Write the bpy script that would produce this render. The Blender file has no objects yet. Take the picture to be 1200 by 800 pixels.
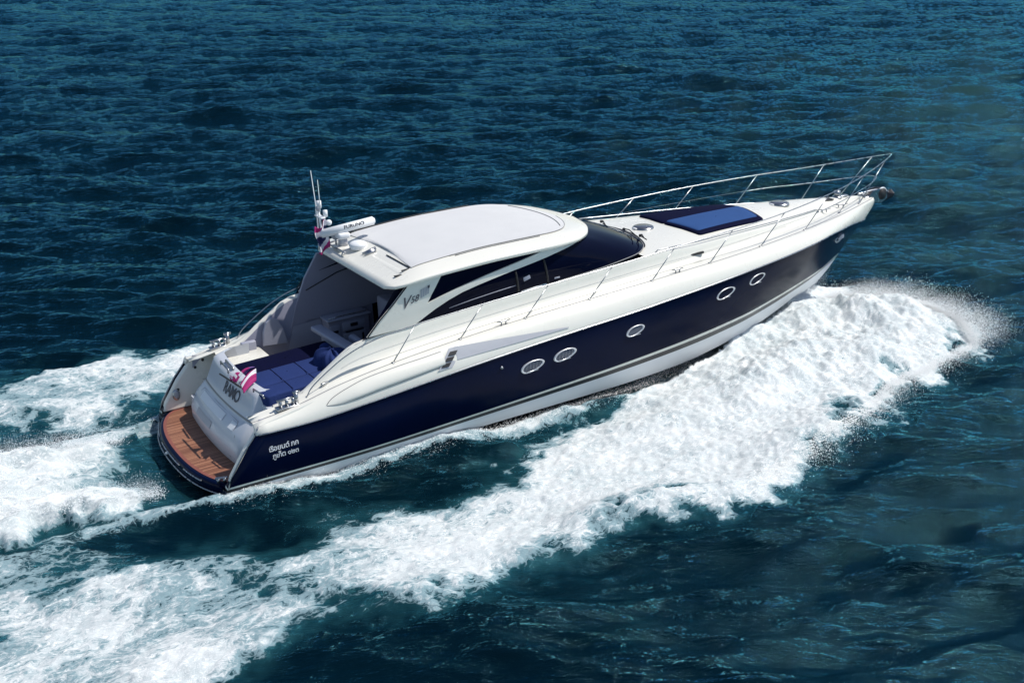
import bpy, bmesh, math, random
import numpy as np
from mathutils import Vector, Matrix
random.seed(7)
rng = np.random.default_rng(11)
S = bpy.context.scene
R = math.radians

# ------------------------------------------------------------------ camera, sky, sun, exposure
cd = bpy.data.cameras.new('camera'); cam = bpy.data.objects.new('camera', cd)
S.collection.objects.link(cam); S.camera = cam
_r = Vector((0.84996601, -0.52681315, -0.00506835)); _b = Vector((-0.49292025, -0.79860528, 0.34533931))
_u = _b.cross(_r)
cam.matrix_world = Matrix(((_r.x, _u.x, _b.x, -5.5558), (_r.y, _u.y, _b.y, -20.3415), (_r.z, _u.z, _b.z, 9.7815), (0, 0, 0, 1)))
cd.sensor_width = 36; cd.lens = 1397.96 / 1200 * 36; cd.clip_start = 0.5; cd.clip_end = 9000
SUN_EL, SUN_AZ = 58, -24            # azimuth: degrees from the bow, negative to starboard
w = bpy.data.worlds.new('World'); S.world = w; w.use_nodes = True
nt = w.node_tree; bg = nt.nodes['Background']
sky = nt.nodes.new('ShaderNodeTexSky'); sky.sky_type = 'NISHITA'; sky.sun_disc = False
sky.sun_elevation = R(SUN_EL); sky.sun_rotation = R(90 - SUN_AZ); sky.air_density = 1.0; sky.dust_density = 0.6; sky.ozone_density = 1.5
nt.links.new(sky.outputs[0], bg.inputs[0]); bg.inputs[1].default_value = 0.095
sd = bpy.data.lights.new('sun', 'SUN'); sd.energy = 3.9; sd.angle = R(0.53); sd.color = (1, 0.965, 0.9)
so = bpy.data.objects.new('sun', sd); S.collection.objects.link(so)
_d = Vector((math.cos(R(SUN_EL)) * math.cos(R(SUN_AZ)), math.cos(R(SUN_EL)) * math.sin(R(SUN_AZ)), math.sin(R(SUN_EL))))
so.rotation_euler = _d.to_track_quat('Z', 'Y').to_euler(); so.location = (30, -10, 60)
S.view_settings.view_transform = 'Standard'; S.view_settings.look = 'None'
S.view_settings.exposure = 0.12; S.view_settings.gamma = 1.0; S.view_settings.use_curve_mapping = False

# ------------------------------------------------------------------ materials
def newmat(name):
    m = bpy.data.materials.new(name); m.use_nodes = True
    return m, m.node_tree, m.node_tree.nodes['Principled BSDF']
def N(t, kind, **kw):
    n = t.nodes.new(kind)
    for k, v in kw.items():
        if k in n.inputs: n.inputs[k].default_value = v
        else: setattr(n, k, v)
    return n
def plain(name, col, rough=.4, metal=0, coat=0, noise=0, nscale=8, bump=0, bscale=60, spec=.5):
    m, t, p = newmat(name)
    p.inputs['Base Color'].default_value = (*col, 1); p.inputs['Roughness'].default_value = rough
    p.inputs['Metallic'].default_value = metal; p.inputs['Coat Weight'].default_value = coat
    p.inputs['Coat Roughness'].default_value = .04; p.inputs['Specular IOR Level'].default_value = spec
    tc = N(t, 'ShaderNodeTexCoord')
    if noise:
        n = N(t, 'ShaderNodeTexNoise', Scale=nscale, Detail=5, Roughness=.65)
        t.links.new(tc.outputs['Object'], n.inputs['Vector'])
        mx = N(t, 'ShaderNodeMix', data_type='RGBA')
        mx.inputs[6].default_value = (*[c * (1 - noise) for c in col], 1); mx.inputs[7].default_value = (*[min(1, c * (1 + noise)) for c in col], 1)
        t.links.new(n.outputs['Fac'], mx.inputs[0]); t.links.new(mx.outputs[2], p.inputs['Base Color'])
        mr = N(t, 'ShaderNodeMapRange'); mr.inputs['To Min'].default_value = rough * .75; mr.inputs['To Max'].default_value = min(1, rough * 1.25)
        t.links.new(n.outputs['Fac'], mr.inputs['Value']); t.links.new(mr.outputs[0], p.inputs['Roughness'])
    if bump:
        n2 = N(t, 'ShaderNodeTexNoise', Scale=bscale, Detail=4)
        t.links.new(tc.outputs['Object'], n2.inputs['Vector'])
        b = N(t, 'ShaderNodeBump', Strength=bump, Distance=.01)
        t.links.new(n2.outputs['Fac'], b.inputs['Height']); t.links.new(b.outputs[0], p.inputs['Normal'])
    return m
M = dict(
    white=plain('white_gelcoat', (.80, .78, .71), .28, coat=.4, noise=.035, nscale=1.3),
    nonskid=plain('nonskid_deck', (.735, .725, .665), .6, noise=.04, nscale=3, bump=.25, bscale=140),
    shaded=plain('shaded_white_gelcoat', (.56, .585, .64), .3, coat=.4, noise=.04, nscale=2),  # copy of the white gelcoat with shade toned into its colour, mainly for the transom
    navy=plain('navy_gelcoat', (.0011, .0044, .024), .20, noise=.6, nscale=.35, spec=.09),
    black=plain('black_trim', (.008, .009, .014), .35, noise=.1),
    antifoul=plain('dark_antifouling', (.010, .014, .026), .5, noise=.4, nscale=4),
    glass=plain('dark_tinted_glass', (.0025, .004, .016), .06, noise=.2, nscale=2, spec=.06),
    steel=plain('polished_steel', (.42, .43, .45), .28, metal=1, noise=.08, nscale=9),
    groove=plain('grey_sealant', (.24, .24, .25), .5, noise=.1),
    soft=plain('grey_roof_canvas', (.62, .62, .625), .8, noise=.05, nscale=2.5, bump=.5, bscale=60),
    liner=plain('grey_cockpit_liner', (.27, .27, .345), .5, noise=.08, nscale=2),
    seat=plain('grey_leather', (.33, .34, .42), .45, noise=.1, nscale=6, bump=.3, bscale=12),
    pod=plain('silver_insert', (.42, .43, .47), .4, noise=.05),
    blue=plain('blue_canvas', (.021, .038, .135), .8, noise=.16, nscale=5, bump=.6, bscale=26, spec=.08),
    lblue=plain('light_blue_canvas', (.032, .080, .225), .8, noise=.12, nscale=4, bump=.5, bscale=26, spec=.08),
    dblue=plain('dark_navy_canvas', (.0022, .0032, .024), .9, noise=.3, nscale=5, bump=.5, bscale=26, spec=.08),
    plastic=plain('white_plastic', (.8, .81, .83), .35, noise=.03),
    lens=plain('dark_hatch_lens', (.09, .10, .14), .12, noise=.4, nscale=14),
    rubber=plain('black_rubber', (.012, .012, .015), .6, noise=.2),
    red=plain('crimson_cloth', (.38, .012, .15), .75, noise=.2, nscale=14),
    flagwhite=plain('white_cloth', (.78, .76, .80), .75, noise=.06, nscale=14),
    flagblue=plain('blue_cloth', (.02, .02, .10), .75, noise=.2, nscale=14),
    violet=plain('violet_cloth', (.16, .08, .28), .75, noise=.2, nscale=14),
    ink=plain('dark_lettering', (.045, .05, .075), .4, noise=.1),
    inkgrey=plain('grey_lettering', (.10, .10, .115), .4, noise=.2),
    inkwhite=plain('white_lettering', (.8, .8, .84), .5, noise=.05),
    lamp=plain('nav_lens', (.35, .36, .40), .1, noise=.1),
)
def teak_mat():
    m, t, p = newmat('teak_planks')
    tc = N(t, 'ShaderNodeTexCoord'); sp = N(t, 'ShaderNodeSeparateXYZ'); t.links.new(tc.outputs['Object'], sp.inputs[0])
    d = N(t, 'ShaderNodeMath', operation='MULTIPLY'); d.inputs[1].default_value = 1 / .062; t.links.new(sp.outputs[1], d.inputs[0])
    fr = N(t, 'ShaderNodeMath', operation='FRACT'); t.links.new(d.outputs[0], fr.inputs[0])
    lt = N(t, 'ShaderNodeMath', operation='LESS_THAN'); lt.inputs[1].default_value = .11; t.links.new(fr.outputs[0], lt.inputs[0])
    fl = N(t, 'ShaderNodeMath', operation='FLOOR'); t.links.new(d.outputs[0], fl.inputs[0])
    wn = N(t, 'ShaderNodeTexWhiteNoise', noise_dimensions='1D'); t.links.new(fl.outputs[0], wn.inputs['W'])
    mp = N(t, 'ShaderNodeMapping'); mp.inputs['Scale'].default_value = (3, 30, 3); t.links.new(tc.outputs['Object'], mp.inputs[0])
    n = N(t, 'ShaderNodeTexNoise', Scale=1.5, Detail=6, Roughness=.7); t.links.new(mp.outputs[0], n.inputs['Vector'])
    ad = N(t, 'ShaderNodeMath', operation='ADD'); t.links.new(wn.outputs[0], ad.inputs[0]); t.links.new(n.outputs['Fac'], ad.inputs[1])
    cr = N(t, 'ShaderNodeValToRGB'); t.links.new(ad.outputs[0], cr.inputs[0])
    mr = N(t, 'ShaderNodeMapRange'); mr.inputs['From Max'].default_value = 1.6; mr.inputs['From Min'].default_value = .3
    t.links.new(ad.outputs[0], mr.inputs['Value']); t.links.new(mr.outputs[0], cr.inputs[0])
    cr.color_ramp.elements[0].color = (.16, .058, .032, 1); cr.color_ramp.elements[1].color = (.38, .175, .10, 1)
    mx = N(t, 'ShaderNodeMix', data_type='RGBA'); mx.inputs[7].default_value = (.05, .02, .014, 1)
    t.links.new(lt.outputs[0], mx.inputs[0]); t.links.new(cr.outputs[0], mx.inputs[6]); t.links.new(mx.outputs[2], p.inputs['Base Color'])
    p.inputs['Roughness'].default_value = .55
    return m
M['teak'] = teak_mat(); M['rim'] = plain('bright_porthole_rim', (.75, .75, .78), .3, metal=.6, noise=.05); M['bottom'] = plain('white_boot_band', (.74, .75, .78), .35, noise=.05, nscale=2)
M['teakedge'] = plain('teak_margin', (.23, .075, .055), .55, noise=.2, nscale=9)

# ------------------------------------------------------------------ helpers
def tag(o, label=None, cat=None, group=None, kind=None):
    if label: o['label'] = label
    if cat: o['category'] = cat
    if group: o['group'] = group
    if kind: o['kind'] = kind
    return o
def thing(name, label, cat, loc=(0, 0, 0)):
    o = bpy.data.objects.new(name, None); S.collection.objects.link(o); o.location = loc; o.empty_display_size = .3
    return tag(o, label, cat)
class MB:
    def __init__(s): s.bm = bmesh.new(); s.mats = []
    def mi(s, m):
        if m not in s.mats: s.mats.append(m)
        return s.mats.index(m)
    def face(s, pts, m, smooth=False):
        vs = [s.bm.verts.new(p) for p in pts]
        try: f = s.bm.faces.new(vs)
        except ValueError: return
        f.material_index = s.mi(m); f.smooth = smooth
        return f
    def grid(s, rows, m, smooth=True, flip=False, closed=False):
        """rows: list of lists of points; m: a material or one per row gap"""
        V = [[s.bm.verts.new(p) for p in r] for r in rows]
        n = len(rows[0])
        for i in range(len(rows) - 1):
            mm = m[i] if isinstance(m, list) else m
            for j in range(n if closed else n - 1):
                q = [V[i][j], V[i][(j + 1) % n], V[i + 1][(j + 1) % n], V[i + 1][j]]
                if flip: q.reverse()
                f = s.bm.faces.new(q); f.material_index = s.mi(mm); f.smooth = smooth
        return V
    def box(s, c, d, m, rot=None, bevel=.0, seg=2):
        b = bmesh.new(); bmesh.ops.create_cube(b, size=1)
        for v in b.verts: v.co = Vector((v.co.x * d[0], v.co.y * d[1], v.co.z * d[2]))
        if bevel: bmesh.ops.bevel(b, geom=b.edges[:], offset=bevel, segments=seg, affect='EDGES', profile=.5)
        s.add(b, m, c, rot, smooth=bool(bevel))
    def cyl(s, c, r1, r2, h, m, rot=None, seg=20, cap=True):
        b = bmesh.new(); bmesh.ops.create_cone(b, cap_ends=cap, segments=seg, radius1=r1, radius2=r2, depth=h)
        s.add(b, m, c, rot, smooth=True)
    def ball(s, c, d, m, rot=None, seg=20):
        b = bmesh.new(); bmesh.ops.create_uvsphere(b, u_segments=seg, v_segments=seg // 2, radius=.5)
        for v in b.verts: v.co = Vector((v.co.x * d[0], v.co.y * d[1], v.co.z * d[2]))
        s.add(b, m, c, rot, smooth=True)
    def add(s, b, m, c=(0, 0, 0), rot=None, smooth=False):
        X = Matrix.Translation(c) @ (rot.to_matrix().to_4x4() if rot is not None else Matrix())
        mp = {v: s.bm.verts.new(X @ v.co) for v in b.verts}
        for f in b.faces:
            g = s.bm.faces.new([mp[v] for v in f.verts]); g.material_index = s.mi(m); g.smooth = smooth
        b.free()
    def tube(s, pts, r, m, seg=8, smooth_n=0, cap=True):
        P = [Vector(p) for p in pts]
        if smooth_n: P = catmull(P, smooth_n)
        rs = r if isinstance(r, list) else [r] * len(P)
        rows = []; prev = None
        for i, p in enumerate(P):
            t = (P[min(i + 1, len(P) - 1)] - P[max(i - 1, 0)]).normalized()
            a = Vector((0, 0, 1)) if abs(t.z) < .9 else Vector((0, 1, 0))
            if prev is not None: a = prev
            x = (a - t * a.dot(t)).normalized(); y = t.cross(x); prev = x
            rows.append([p + (x * math.cos(k * 2 * math.pi / seg) + y * math.sin(k * 2 * math.pi / seg)) * rs[min(i, len(rs) - 1)] for k in range(seg)])
        V = s.grid(rows, m, closed=True)
        if cap:
            for e in (V[0][::-1], V[-1]):
                f = s.bm.faces.new(e); f.material_index = s.mi(m)
    def prism(s, poly, y0, y1, m, axis='y'):
        """poly in (x,z), extruded between y0 and y1"""
        mk = (lambda p, y: (p[0], y, p[1])) if axis == 'y' else (lambda p, y: (p[0], p[1], y))
        A = [s.bm.verts.new(mk(p, y0)) for p in poly]; B = [s.bm.verts.new(mk(p, y1)) for p in poly]
        k = s.mi(m); n = len(poly)
        for f in (A, B[::-1]):
            g = s.bm.faces.new(f); g.material_index = k
        for i in range(n):
            g = s.bm.faces.new([A[i], B[i], B[(i + 1) % n], A[(i + 1) % n]]); g.material_index = k
    def mirror(s):
        """add the port twin of everything built so far"""
        mp = {v: s.bm.verts.new((v.co.x, -v.co.y, v.co.z)) for v in s.bm.verts[:]}
        for f in s.bm.faces[:]:
            if all(v in mp for v in f.verts):
                g = s.bm.faces.new([mp[v] for v in reversed(f.verts)]); g.material_index = f.material_index; g.smooth = f.smooth
    def build(s, name, parent=None, label=None, bevel=0, solid=0, weld=.0008, auto=True, subsurf=0, recalc=True):
        if weld: bmesh.ops.remove_doubles(s.bm, verts=s.bm.verts[:], dist=weld)
        if recalc: bmesh.ops.recalc_face_normals(s.bm, faces=s.bm.faces[:])
        me = bpy.data.meshes.new(name); s.bm.to_mesh(me); s.bm.free()
        for m in s.mats: me.materials.append(M[m])
        o = bpy.data.objects.new(name, me); S.collection.objects.link(o)
        if solid:
            q = o.modifiers.new('solid', 'SOLIDIFY'); q.thickness = solid; q.offset = -1
        if bevel:
            q = o.modifiers.new('bevel', 'BEVEL'); q.width = bevel; q.segments = 2; q.limit_method = 'ANGLE'; q.angle_limit = R(35)
            q.harden_normals = False
        if subsurf:
            q = o.modifiers.new('sub', 'SUBSURF'); q.levels = subsurf; q.render_levels = subsurf
        if parent: o.parent = parent
        if label: o['label'] = label
        return o
def catmull(P, n):
    P = [Vector(p) for p in P]; Q = [P[0] * 2 - P[1]] + P + [P[-1] * 2 - P[-2]]; out = []
    for i in range(1, len(Q) - 2):
        a, b, c, d = Q[i - 1:i + 3]
        for k in range(n):
            t = k / n
            out.append(.5 * ((2 * b) + (c - a) * t + (2 * a - 5 * b + 4 * c - d) * t * t + (3 * b - a - 3 * c + d) * t ** 3))
    out.append(P[-1]); return out
def tab(xs, ys):
    """smooth monotone table (Fritsch-Carlson cubic)"""
    xs = np.array(xs, float); ys = np.array(ys, float); h = np.diff(xs); d = np.diff(ys) / h
    m = np.zeros(len(xs)); m[0] = d[0]; m[-1] = d[-1]
    for i in range(1, len(xs) - 1):
        m[i] = 0 if d[i - 1] * d[i] <= 0 else 2 * d[i - 1] * d[i] / (d[i - 1] + d[i])
    def f(x):
        x = min(max(x, xs[0]), xs[-1]); i = min(int(np.searchsorted(xs, x, 'right')) - 1, len(h) - 1)
        t = (x - xs[i]) / h[i]
        return float((1 + 2 * t) * (1 - t) ** 2 * ys[i] + t * (1 - t) ** 2 * h[i] * m[i] + t * t * (3 - 2 * t) * ys[i + 1] + t * t * (t - 1) * h[i] * m[i + 1])
    return f
def text_mesh(body, size, font_shear=0, extrude=.003, mat='ink', xf=None, name='lettering', parent=None, sx=1.0, space=1.0):
    cu = bpy.data.curves.new(name, 'FONT'); cu.body = body; cu.size = size; cu.shear = font_shear; cu.extrude = extrude
    cu.align_x = 'CENTER'; cu.align_y = 'CENTER'; cu.space_character = space; cu.offset = size * .012
    t = bpy.data.objects.new(name, cu); S.collection.objects.link(t)
    dg = bpy.context.evaluated_depsgraph_get(); me = bpy.data.meshes.new_from_object(t.evaluated_get(dg))
    bpy.data.objects.remove(t); bpy.data.curves.remove(cu)
    me.name = name; me.materials.clear(); me.materials.append(M[mat])
    o = bpy.data.objects.new(name, me); S.collection.objects.link(o)
    for v in me.vertices: v.co = xf(v.co.x * sx, v.co.y, v.co.z)
    if parent: o.parent = parent
    return o

# ------------------------------------------------------------------ yacht curves (boat frame: x forward, y to port, z up)
PITCH = R(2.2); P0 = Vector((1.2, 0, .2))
ys = tab([0, 1, 1.8, 2.5, 4, 6, 9, 11, 12.5, 14, 15.5, 16.5, 17.4, 18.2, 18.6, 18.76], [1.97, 2.02, 2.07, 2.12, 2.2, 2.25, 2.25, 2.2, 2.1, 1.9, 1.57, 1.22, .82, .42, .17, 0])
zs = tab([1.78, 2.57, 4, 6, 8.2, 10.2, 11.7, 13.7, 16, 17.3, 18.76], [1.35, 1.36, 1.47, 1.66, 1.80, 1.90, 1.98, 2.06, 2.09, 2.01, 1.77])
yst = tab([1, 4, 9, 11, 13, 14.5, 15.5, 16.5, 17.4, 17.95], [2.02, 2.13, 2.14, 2.08, 1.85, 1.45, 1.12, .75, .3, 0])
zst = tab([1, 4, 7, 10.3, 12, 14.1, 15.9, 17.2, 17.95], [.50, .545, .65, .81, .90, .985, 1.02, 1.03, 1.0])
ych = tab([1, 8, 10, 11.5, 12.6, 13.75, 15, 16.4, 17.2, 17.6], [1.98, 1.97, 1.87, 1.72, 1.55, 1.30, .95, .45, .16, 0])
zch = tab([1, 4, 6, 8, 10, 11.5, 12.6, 13.8, 15, 16.4, 17.6], [.20, .20, .22, .22, .18, .17, .22, .29, .41, .54, .66])
yk = tab([1, 16.5, 17.2], [.03, .02, 0])
zk = tab([1, 9, 12, 14, 15.5, 16.5, 17.2], [-.7, -.7, -.58, -.33, -.05, .16, .36])
yg = tab([1.8, 2.5, 4.5, 6, 10, 12, 13.5, 15, 16.5, 17.5, 18.3, 18.8, 19.1], [1.84, 1.88, 1.98, 1.97, 1.95, 1.85, 1.66, 1.36, .97, .66, .38, .19, 0])
zg = tab([1.8, 2.5, 3.5, 4.5, 6, 7.4, 9, 10.5, 12, 14, 15.6, 17.3, 19.1], [1.50, 1.60, 1.84, 2.0, 2.13, 2.21, 2.27, 2.32, 2.35, 2.35, 2.33, 2.31, 2.30])
yd = tab([1.8, 3.5, 5, 10, 11.5, 13.5, 15.5, 17, 18.3, 19.1], [1.66, 1.70, 1.70, 1.67, 1.56, 1.26, .86, .46, .14, 0])
zc = tab([1.8, 2.75, 3.3, 4.0, 5.1, 7, 9, 10.5, 12, 13.5, 15.5, 17, 19.1], [1.52, 1.68, 2.02, 2.40, 2.49, 2.59, 2.69, 2.74, 2.66, 2.59, 2.47, 2.38, 2.302])
zcr = tab([10.8, 11.2, 13, 15, 16.5, 18, 19.1], [2.78, 2.77, 2.77, 2.72, 2.61, 2.45, 2.31])
def lerp(a, b, t): return a + (b - a) * t

yacht = thing('motor_yacht', 'navy and white motor yacht with grey hardtop, speeding to the right through its foam', 'motor yacht')
yacht.matrix_world = Matrix.Rotation(-PITCH, 4, 'Y') @ Matrix.Translation(-P0)

# hull
NU = 110
def us():
    return [1 - (1 - i / NU) ** 1.35 for i in range(NU + 1)]
def row(x0, x1, fy, fz): return [Vector((x, -fy(x), fz(x))) for x in [lerp(x0, x1, u) for u in us()]]
mb = MB()
r_s = row(1.78, 18.76, ys, zs)
r_st = row(1.17, 17.95, yst, zst)
def off(rw, dz, k=0): return [Vector((p.x, p.y + k * (1 - i / NU), p.z + dz)) for i, p in enumerate(rw)]
def between(a, b, t, bul=0):
    out = []
    for i, (p, q) in enumerate(zip(a, b)):
        v = p.lerp(q, t); u = i / NU
        v.y -= bul * math.sin(math.pi * t) * (1 - 2.4 * u ** 3) * min(1, (1 - u) * 10)
        out.append(v)
    return out
r_ch = row(1.1, 17.6, ych, zch); r_k = row(1.1, 17.2, yk, zk)
rows = [r_s] + [between(r_s, r_st, t, .05) for t in (.06, .2, .35, .5, .65, .8, .92)]
mats = ['navy'] * 7
r1 = between(r_st, r_ch, .12); r2 = between(r_st, r_ch, .32)
rows += [r_st, r1, r2, r_ch, between(r_ch, r_k, .02), between(r_ch, r_k, .5), r_k]
mats += ['navy', 'white', 'black', 'shaded', 'antifoul', 'antifoul', 'antifoul']
for i, rw in enumerate(rows):        # aft return flange
    p = rw[0]; rw.insert(0, Vector((p.x + .01, min(p.y + .14, 0), p.z)))
mb.grid(rows, mats)
for f in mb.bm.faces:
    if f.material_index == mb.mi('antifoul') and f.calc_center_median().x > 9.2: f.material_index = mb.mi('bottom')
    elif f.material_index == mb.mi('shaded'): f.material_index = mb.mi('bottom')
mb.mirror()
# bottom transom under the platform
for sgn in (1,):
    mb.face([(1.12, -1.99, .45), (1.12, 1.99, .45), (1.12, 1.97, .22), (1.12, .03, -.7), (1.12, -.03, -.7), (1.12, -1.97, .22)], 'navy')
hull = mb.build('hull', yacht)

# white moulding, side decks, foredeck
mb = MB()
def drow(fy, fz, x0=1.8, x1=19.1): return [Vector((x, -fy(x), fz(x))) for x in [lerp(x0, x1, u) for u in us()]]
g = row(1.80, 19.1, yg, zg)
b1 = between(r_s[1:], g, .12); b2 = between(r_s[1:], g, .45); b3 = between(r_s[1:], g, .8)
for i in range(NU + 1):
    k = min(1, (1 - i / NU) * 8)
    b1[i].y -= .035 * k; b2[i].y -= .055 * k; b2[i].z += .03 * k; b3[i].y -= .03 * k; b3[i].z += .035 * k
    q_ = max(0, 1 - (1 - i / NU) * 14); b2[i].x += .14 * q_; b3[i].x += .15 * q_; b1[i].x += .03 * q_
gr = [Vector((p.x, min(p.y + .014, 0), p.z - .006)) for p in g]; gr2 = [Vector((p.x, min(p.y + .026, 0), p.z + .002)) for p in g]
dd_ = [Vector((p.x, -min(yd(p.x), max(0, yg(p.x) - .03)), p.z + .012)) for p in g]
dm = [Vector((p.x, lerp(p.y, q.y, .25), p.z + .006)) for p, q in zip(dd_, g)]
def cy(x): return max(0, min(yd(x), yg(x) - .03) - .07)
c0 = [Vector((p.x, -lerp(cy(p.x), -p.y, .6), lerp(p.z, max(zc(p.x), p.z), .72))) for p in dd_]
c1 = [Vector((p.x, -cy(p.x), max(zc(p.x), p.z + .003))) for p in dd_]
rr = [r_s[1:], b1, b2, b3, g, gr, gr2, dm, dd_, c0, c1]
rr = [[Vector((q[0].x + .015, min(q[0].y + .16, 0), q[0].z))] + q for q in rr[:6]] + [[Vector((q[0].x + .015, min(q[0].y + .04, 0), q[0].z))] + q for q in rr[6:]]
mb.grid(rr, ['white'] * 4 + ['groove', 'groove', 'white', 'nonskid', 'white', 'white'])
# crown ahead of the windscreen
xs_ = [x for x in [10.55 + i * .12 for i in range(71)] if x < 19.05] + [19.08]
cr = []
for f in (1, .93, .7, .4, 0):
    cr.append([Vector((x, -cy(x) * f, lerp(max(zc(x), zg(x) + .015), max(zcr(x), zg(x) + .015), (1 - f * f) ** .8 if f < 1 else 0))) for x in xs_])
mb.grid(cr, 'white')
mb.mirror()
deck = mb.build('deck', yacht)
# toe groove line and coaming seam
for sg in (-1, 1):
    mb = MB()
    mb.tube([(x, sg * (ys(x) + .012), zs(x) + .005) for x in [1.82 + i * .17 for i in range(100)] if x < 18.74], .017, 'steel', 6)
    mb.build('rub_rail', yacht)
    mb = MB()
    mb.tube([(x, sg * (cy(x) + .062), lerp(zg(x) + .012, zc(x), .45)) for x in [3.6 + i * .2 for i in range(60)] if x < 15.4], .0016, 'pod', 4)
    mb.build('coaming_seam', yacht)

# portholes
def hull_y(x, z):
    t = (zs(x) - z) / (zs(x) - zst(x)); u = min(max((x - 1.78) / 17, 0), 1)
    return lerp(ys(x), yst(x), t) + .05 * math.sin(math.pi * t) * (1 - 2.4 * u ** 3)
PH = [(7.32, 1.33, .27, .115), (8.08, 1.385, .27, .115), (9.82, 1.48, .235, .105), (12.35, 1.70, .28, .115), (13.36, 1.78, .26, .11)]
for sg in (-1, 1):
    for (px, pz, a, b) in PH:
        def pt(k, f, o):
            th = k * 2 * math.pi / 40; c = math.cos(th); s_ = math.sin(th)
            x = px + a * f * c; z = pz + b * f * s_ * (1 - .12 * c) + .035 * c
            return Vector((x, sg * (hull_y(x, z) + o), z))
        mb = MB()
        mb.grid([[pt(k, f, o) for k in range(40)] for f, o in ((1.0, .0), (1.0, .022), (.92, .03), (.82, .022), (.80, .0))], 'rim', closed=True)
        if abs(b) > 0: mb.box((px - .02, sg * (hull_y(px, pz - .1) + .012), pz - .102), (.30, .03, .02), 'steel', bevel=.008)
        rim = mb.build('porthole', yacht)
        mb = MB(); V = mb.grid([[pt(k, f, o) for k in range(40)] for f, o in ((.81, .006), (.4, .012), (.02, .013))], 'lens' if px < 10 else 'glass', closed=True)
        mb.build('pane', rim)
        if px < 9:
            mb = MB()
            for q in range(5):
                x = px - .15 + q * .075
                mb.tube([(x, sg * (hull_y(x, pz) + .019), pz - .07), (x + .02, sg * (hull_y(x, pz) + .019), pz + .075)], .0045, 'steel', 6)
            mb.build('grille', rim)
    mb = MB()     # fairlead near the stem
    for f, o, in ((1, 0),):
        pts = [(16.95 + .22 * math.cos(k * math.pi / 8), sg * (hull_y(16.95 + .22 * math.cos(k * math.pi / 8), 1.82) + .01), 1.80 + .08 * math.sin(k * math.pi / 8) + .02 * math.cos(k * math.pi / 8)) for k in range(17)]
        mb.tube(pts, .02, 'steel', 8)
    mb.box((16.95, sg * hull_y(16.95, 1.8), 1.80), (.34, .03, .1), 'lamp', bevel=.01)
    mb.build('hull_fairlead', yacht)
    mb = MB()
    mb.cyl((6.62, sg * (hull_y(6.62, 1.47) + .01), 1.47), .03, .03, .03, 'steel', Matrix.Rotation(R(90), 3, 'X').to_quaternion())
    mb.build('hull_vent', yacht)

# side pod, silver swoosh and air intake on the white moulding
def mould_y(x, z):
    t = min(max((z - zs(x)) / (zg(x) - zs(x)), 0), 1)
    return lerp(ys(x), yg(x), t) + (.04 + .02 * math.sin(math.pi * t)) * min(1, t * 8) * min(1, (1 - t) * 5 + .3)
for sg in (-1, 1):
    mb = MB()      # swelling pod from the quarter to the intake
    rows = []
    nx = 40
    for j in range(9):
        v = j / 8; rw = []
        for i in range(nx + 1):
            u = i / nx; x = 3.1 + 2.35 * u
            zt = tab([3.1, 3.2, 3.6, 4.0, 4.6, 5.1, 5.45], [1.585, 1.66, 1.80, 1.89, 1.96, 2.00, 2.03])(x) if u > 0 else 1.585
            zb = tab([3.1, 3.3, 4.2, 5.45], [1.575, 1.565, 1.66, 1.80])(x)
            z = lerp(zb, zt, v); y = mould_y(x, z) + .012 + .055 * math.sin(math.pi * v) ** .6 * min(1, u * 4)
            rw.append(Vector((x, sg * y, z)))
        rows.append(rw)
    mb.grid(rows, 'white')
    pod = mb.build('side_pod', yacht)
    mb = MB(); mb.tube([p + Vector((0, sg * .005, .0)) for p in rows[-1]], .007, 'groove', 5); mb.tube([p + Vector((0, sg * .004, 0)) for p in rows[0]], .005, 'groove', 5); mb.build('pod_seam', pod)
    mb = MB()
    rows = []
    for j in range(5):
        v = j / 4
        rows.append([Vector((x, sg * (mould_y(x, z) + .014), z)) for u in [i / 30 for i in range(31)] for x in [5.72 + 2.48 * u] for z in [lerp(lerp(1.84, 1.915, u), lerp(2.05, 1.93, u ** 1.2), v)]])
    mb.grid(rows, 'pod'); mb.build('silver_insert', yacht)
    mb = MB()
    for q in range(3):
        t = q / 3
        pts = []
        for (uu, vv) in ((0, 0), (1, 0), (1, 1), (0, 1)):
            v = t + vv * .24; x = lerp(5.33, 5.62, v) + .16 * uu + .02; z = lerp(1.77, 2.02, v)
            pts.append(Vector((x, sg * (mould_y(x, z) + .03), z)))
        mb.face(pts, 'rubber'); 
    mb.grid([[Vector((x + dx, sg * (mould_y(x, z) + .018), z)) for v in [i / 8 for i in range(9)] for x in [lerp(5.28, 5.62, v)] for z in [lerp(1.73, 2.05, v)]] for dx in (0, .3)], 'pod')
    mb.build('air_intake', yacht)

# swim platform
def plat_x(y): return .80 + .30 * (abs(y) / 1.75) ** 2.4 + (.0 if abs(y) < 1.75 else 0)
def plat_outline(inset, n=48):
    pts = []
    ymax = 1.94 - inset
    for i in range(n + 1):
        th = -math.pi / 2 + math.pi * i / n
        y = ymax * math.sin(th)
        x = plat_x(y) + inset + .22 * (1 - math.sqrt(max(0, 1 - (abs(y) / ymax) ** 8)))
        pts.append((x, y))
    return pts
mb = MB()
prof = [(.05, .478), (.0, .455), (-.01, .40), (-.03, .33), (.0, .27), (.05, .16), (.10, .14)]
rows = [[Vector((2.4, -1.94 + a, z))] + [Vector((x, y, z)) for x, y in plat_outline(a)] + [Vector((2.4, 1.94 - a, z))] for a, z in prof]
mb.grid(rows, ['navy'] * 6)
mb.face([tuple(p) for p in rows[0]], 'navy'); mb.face([tuple(p) for p in rows[-1]], 'antifoul')
plat = mb.build('swim_platform', yacht)
mb = MB(); o_ = plat_outline(.075); i_ = plat_outline(.135)
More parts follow.
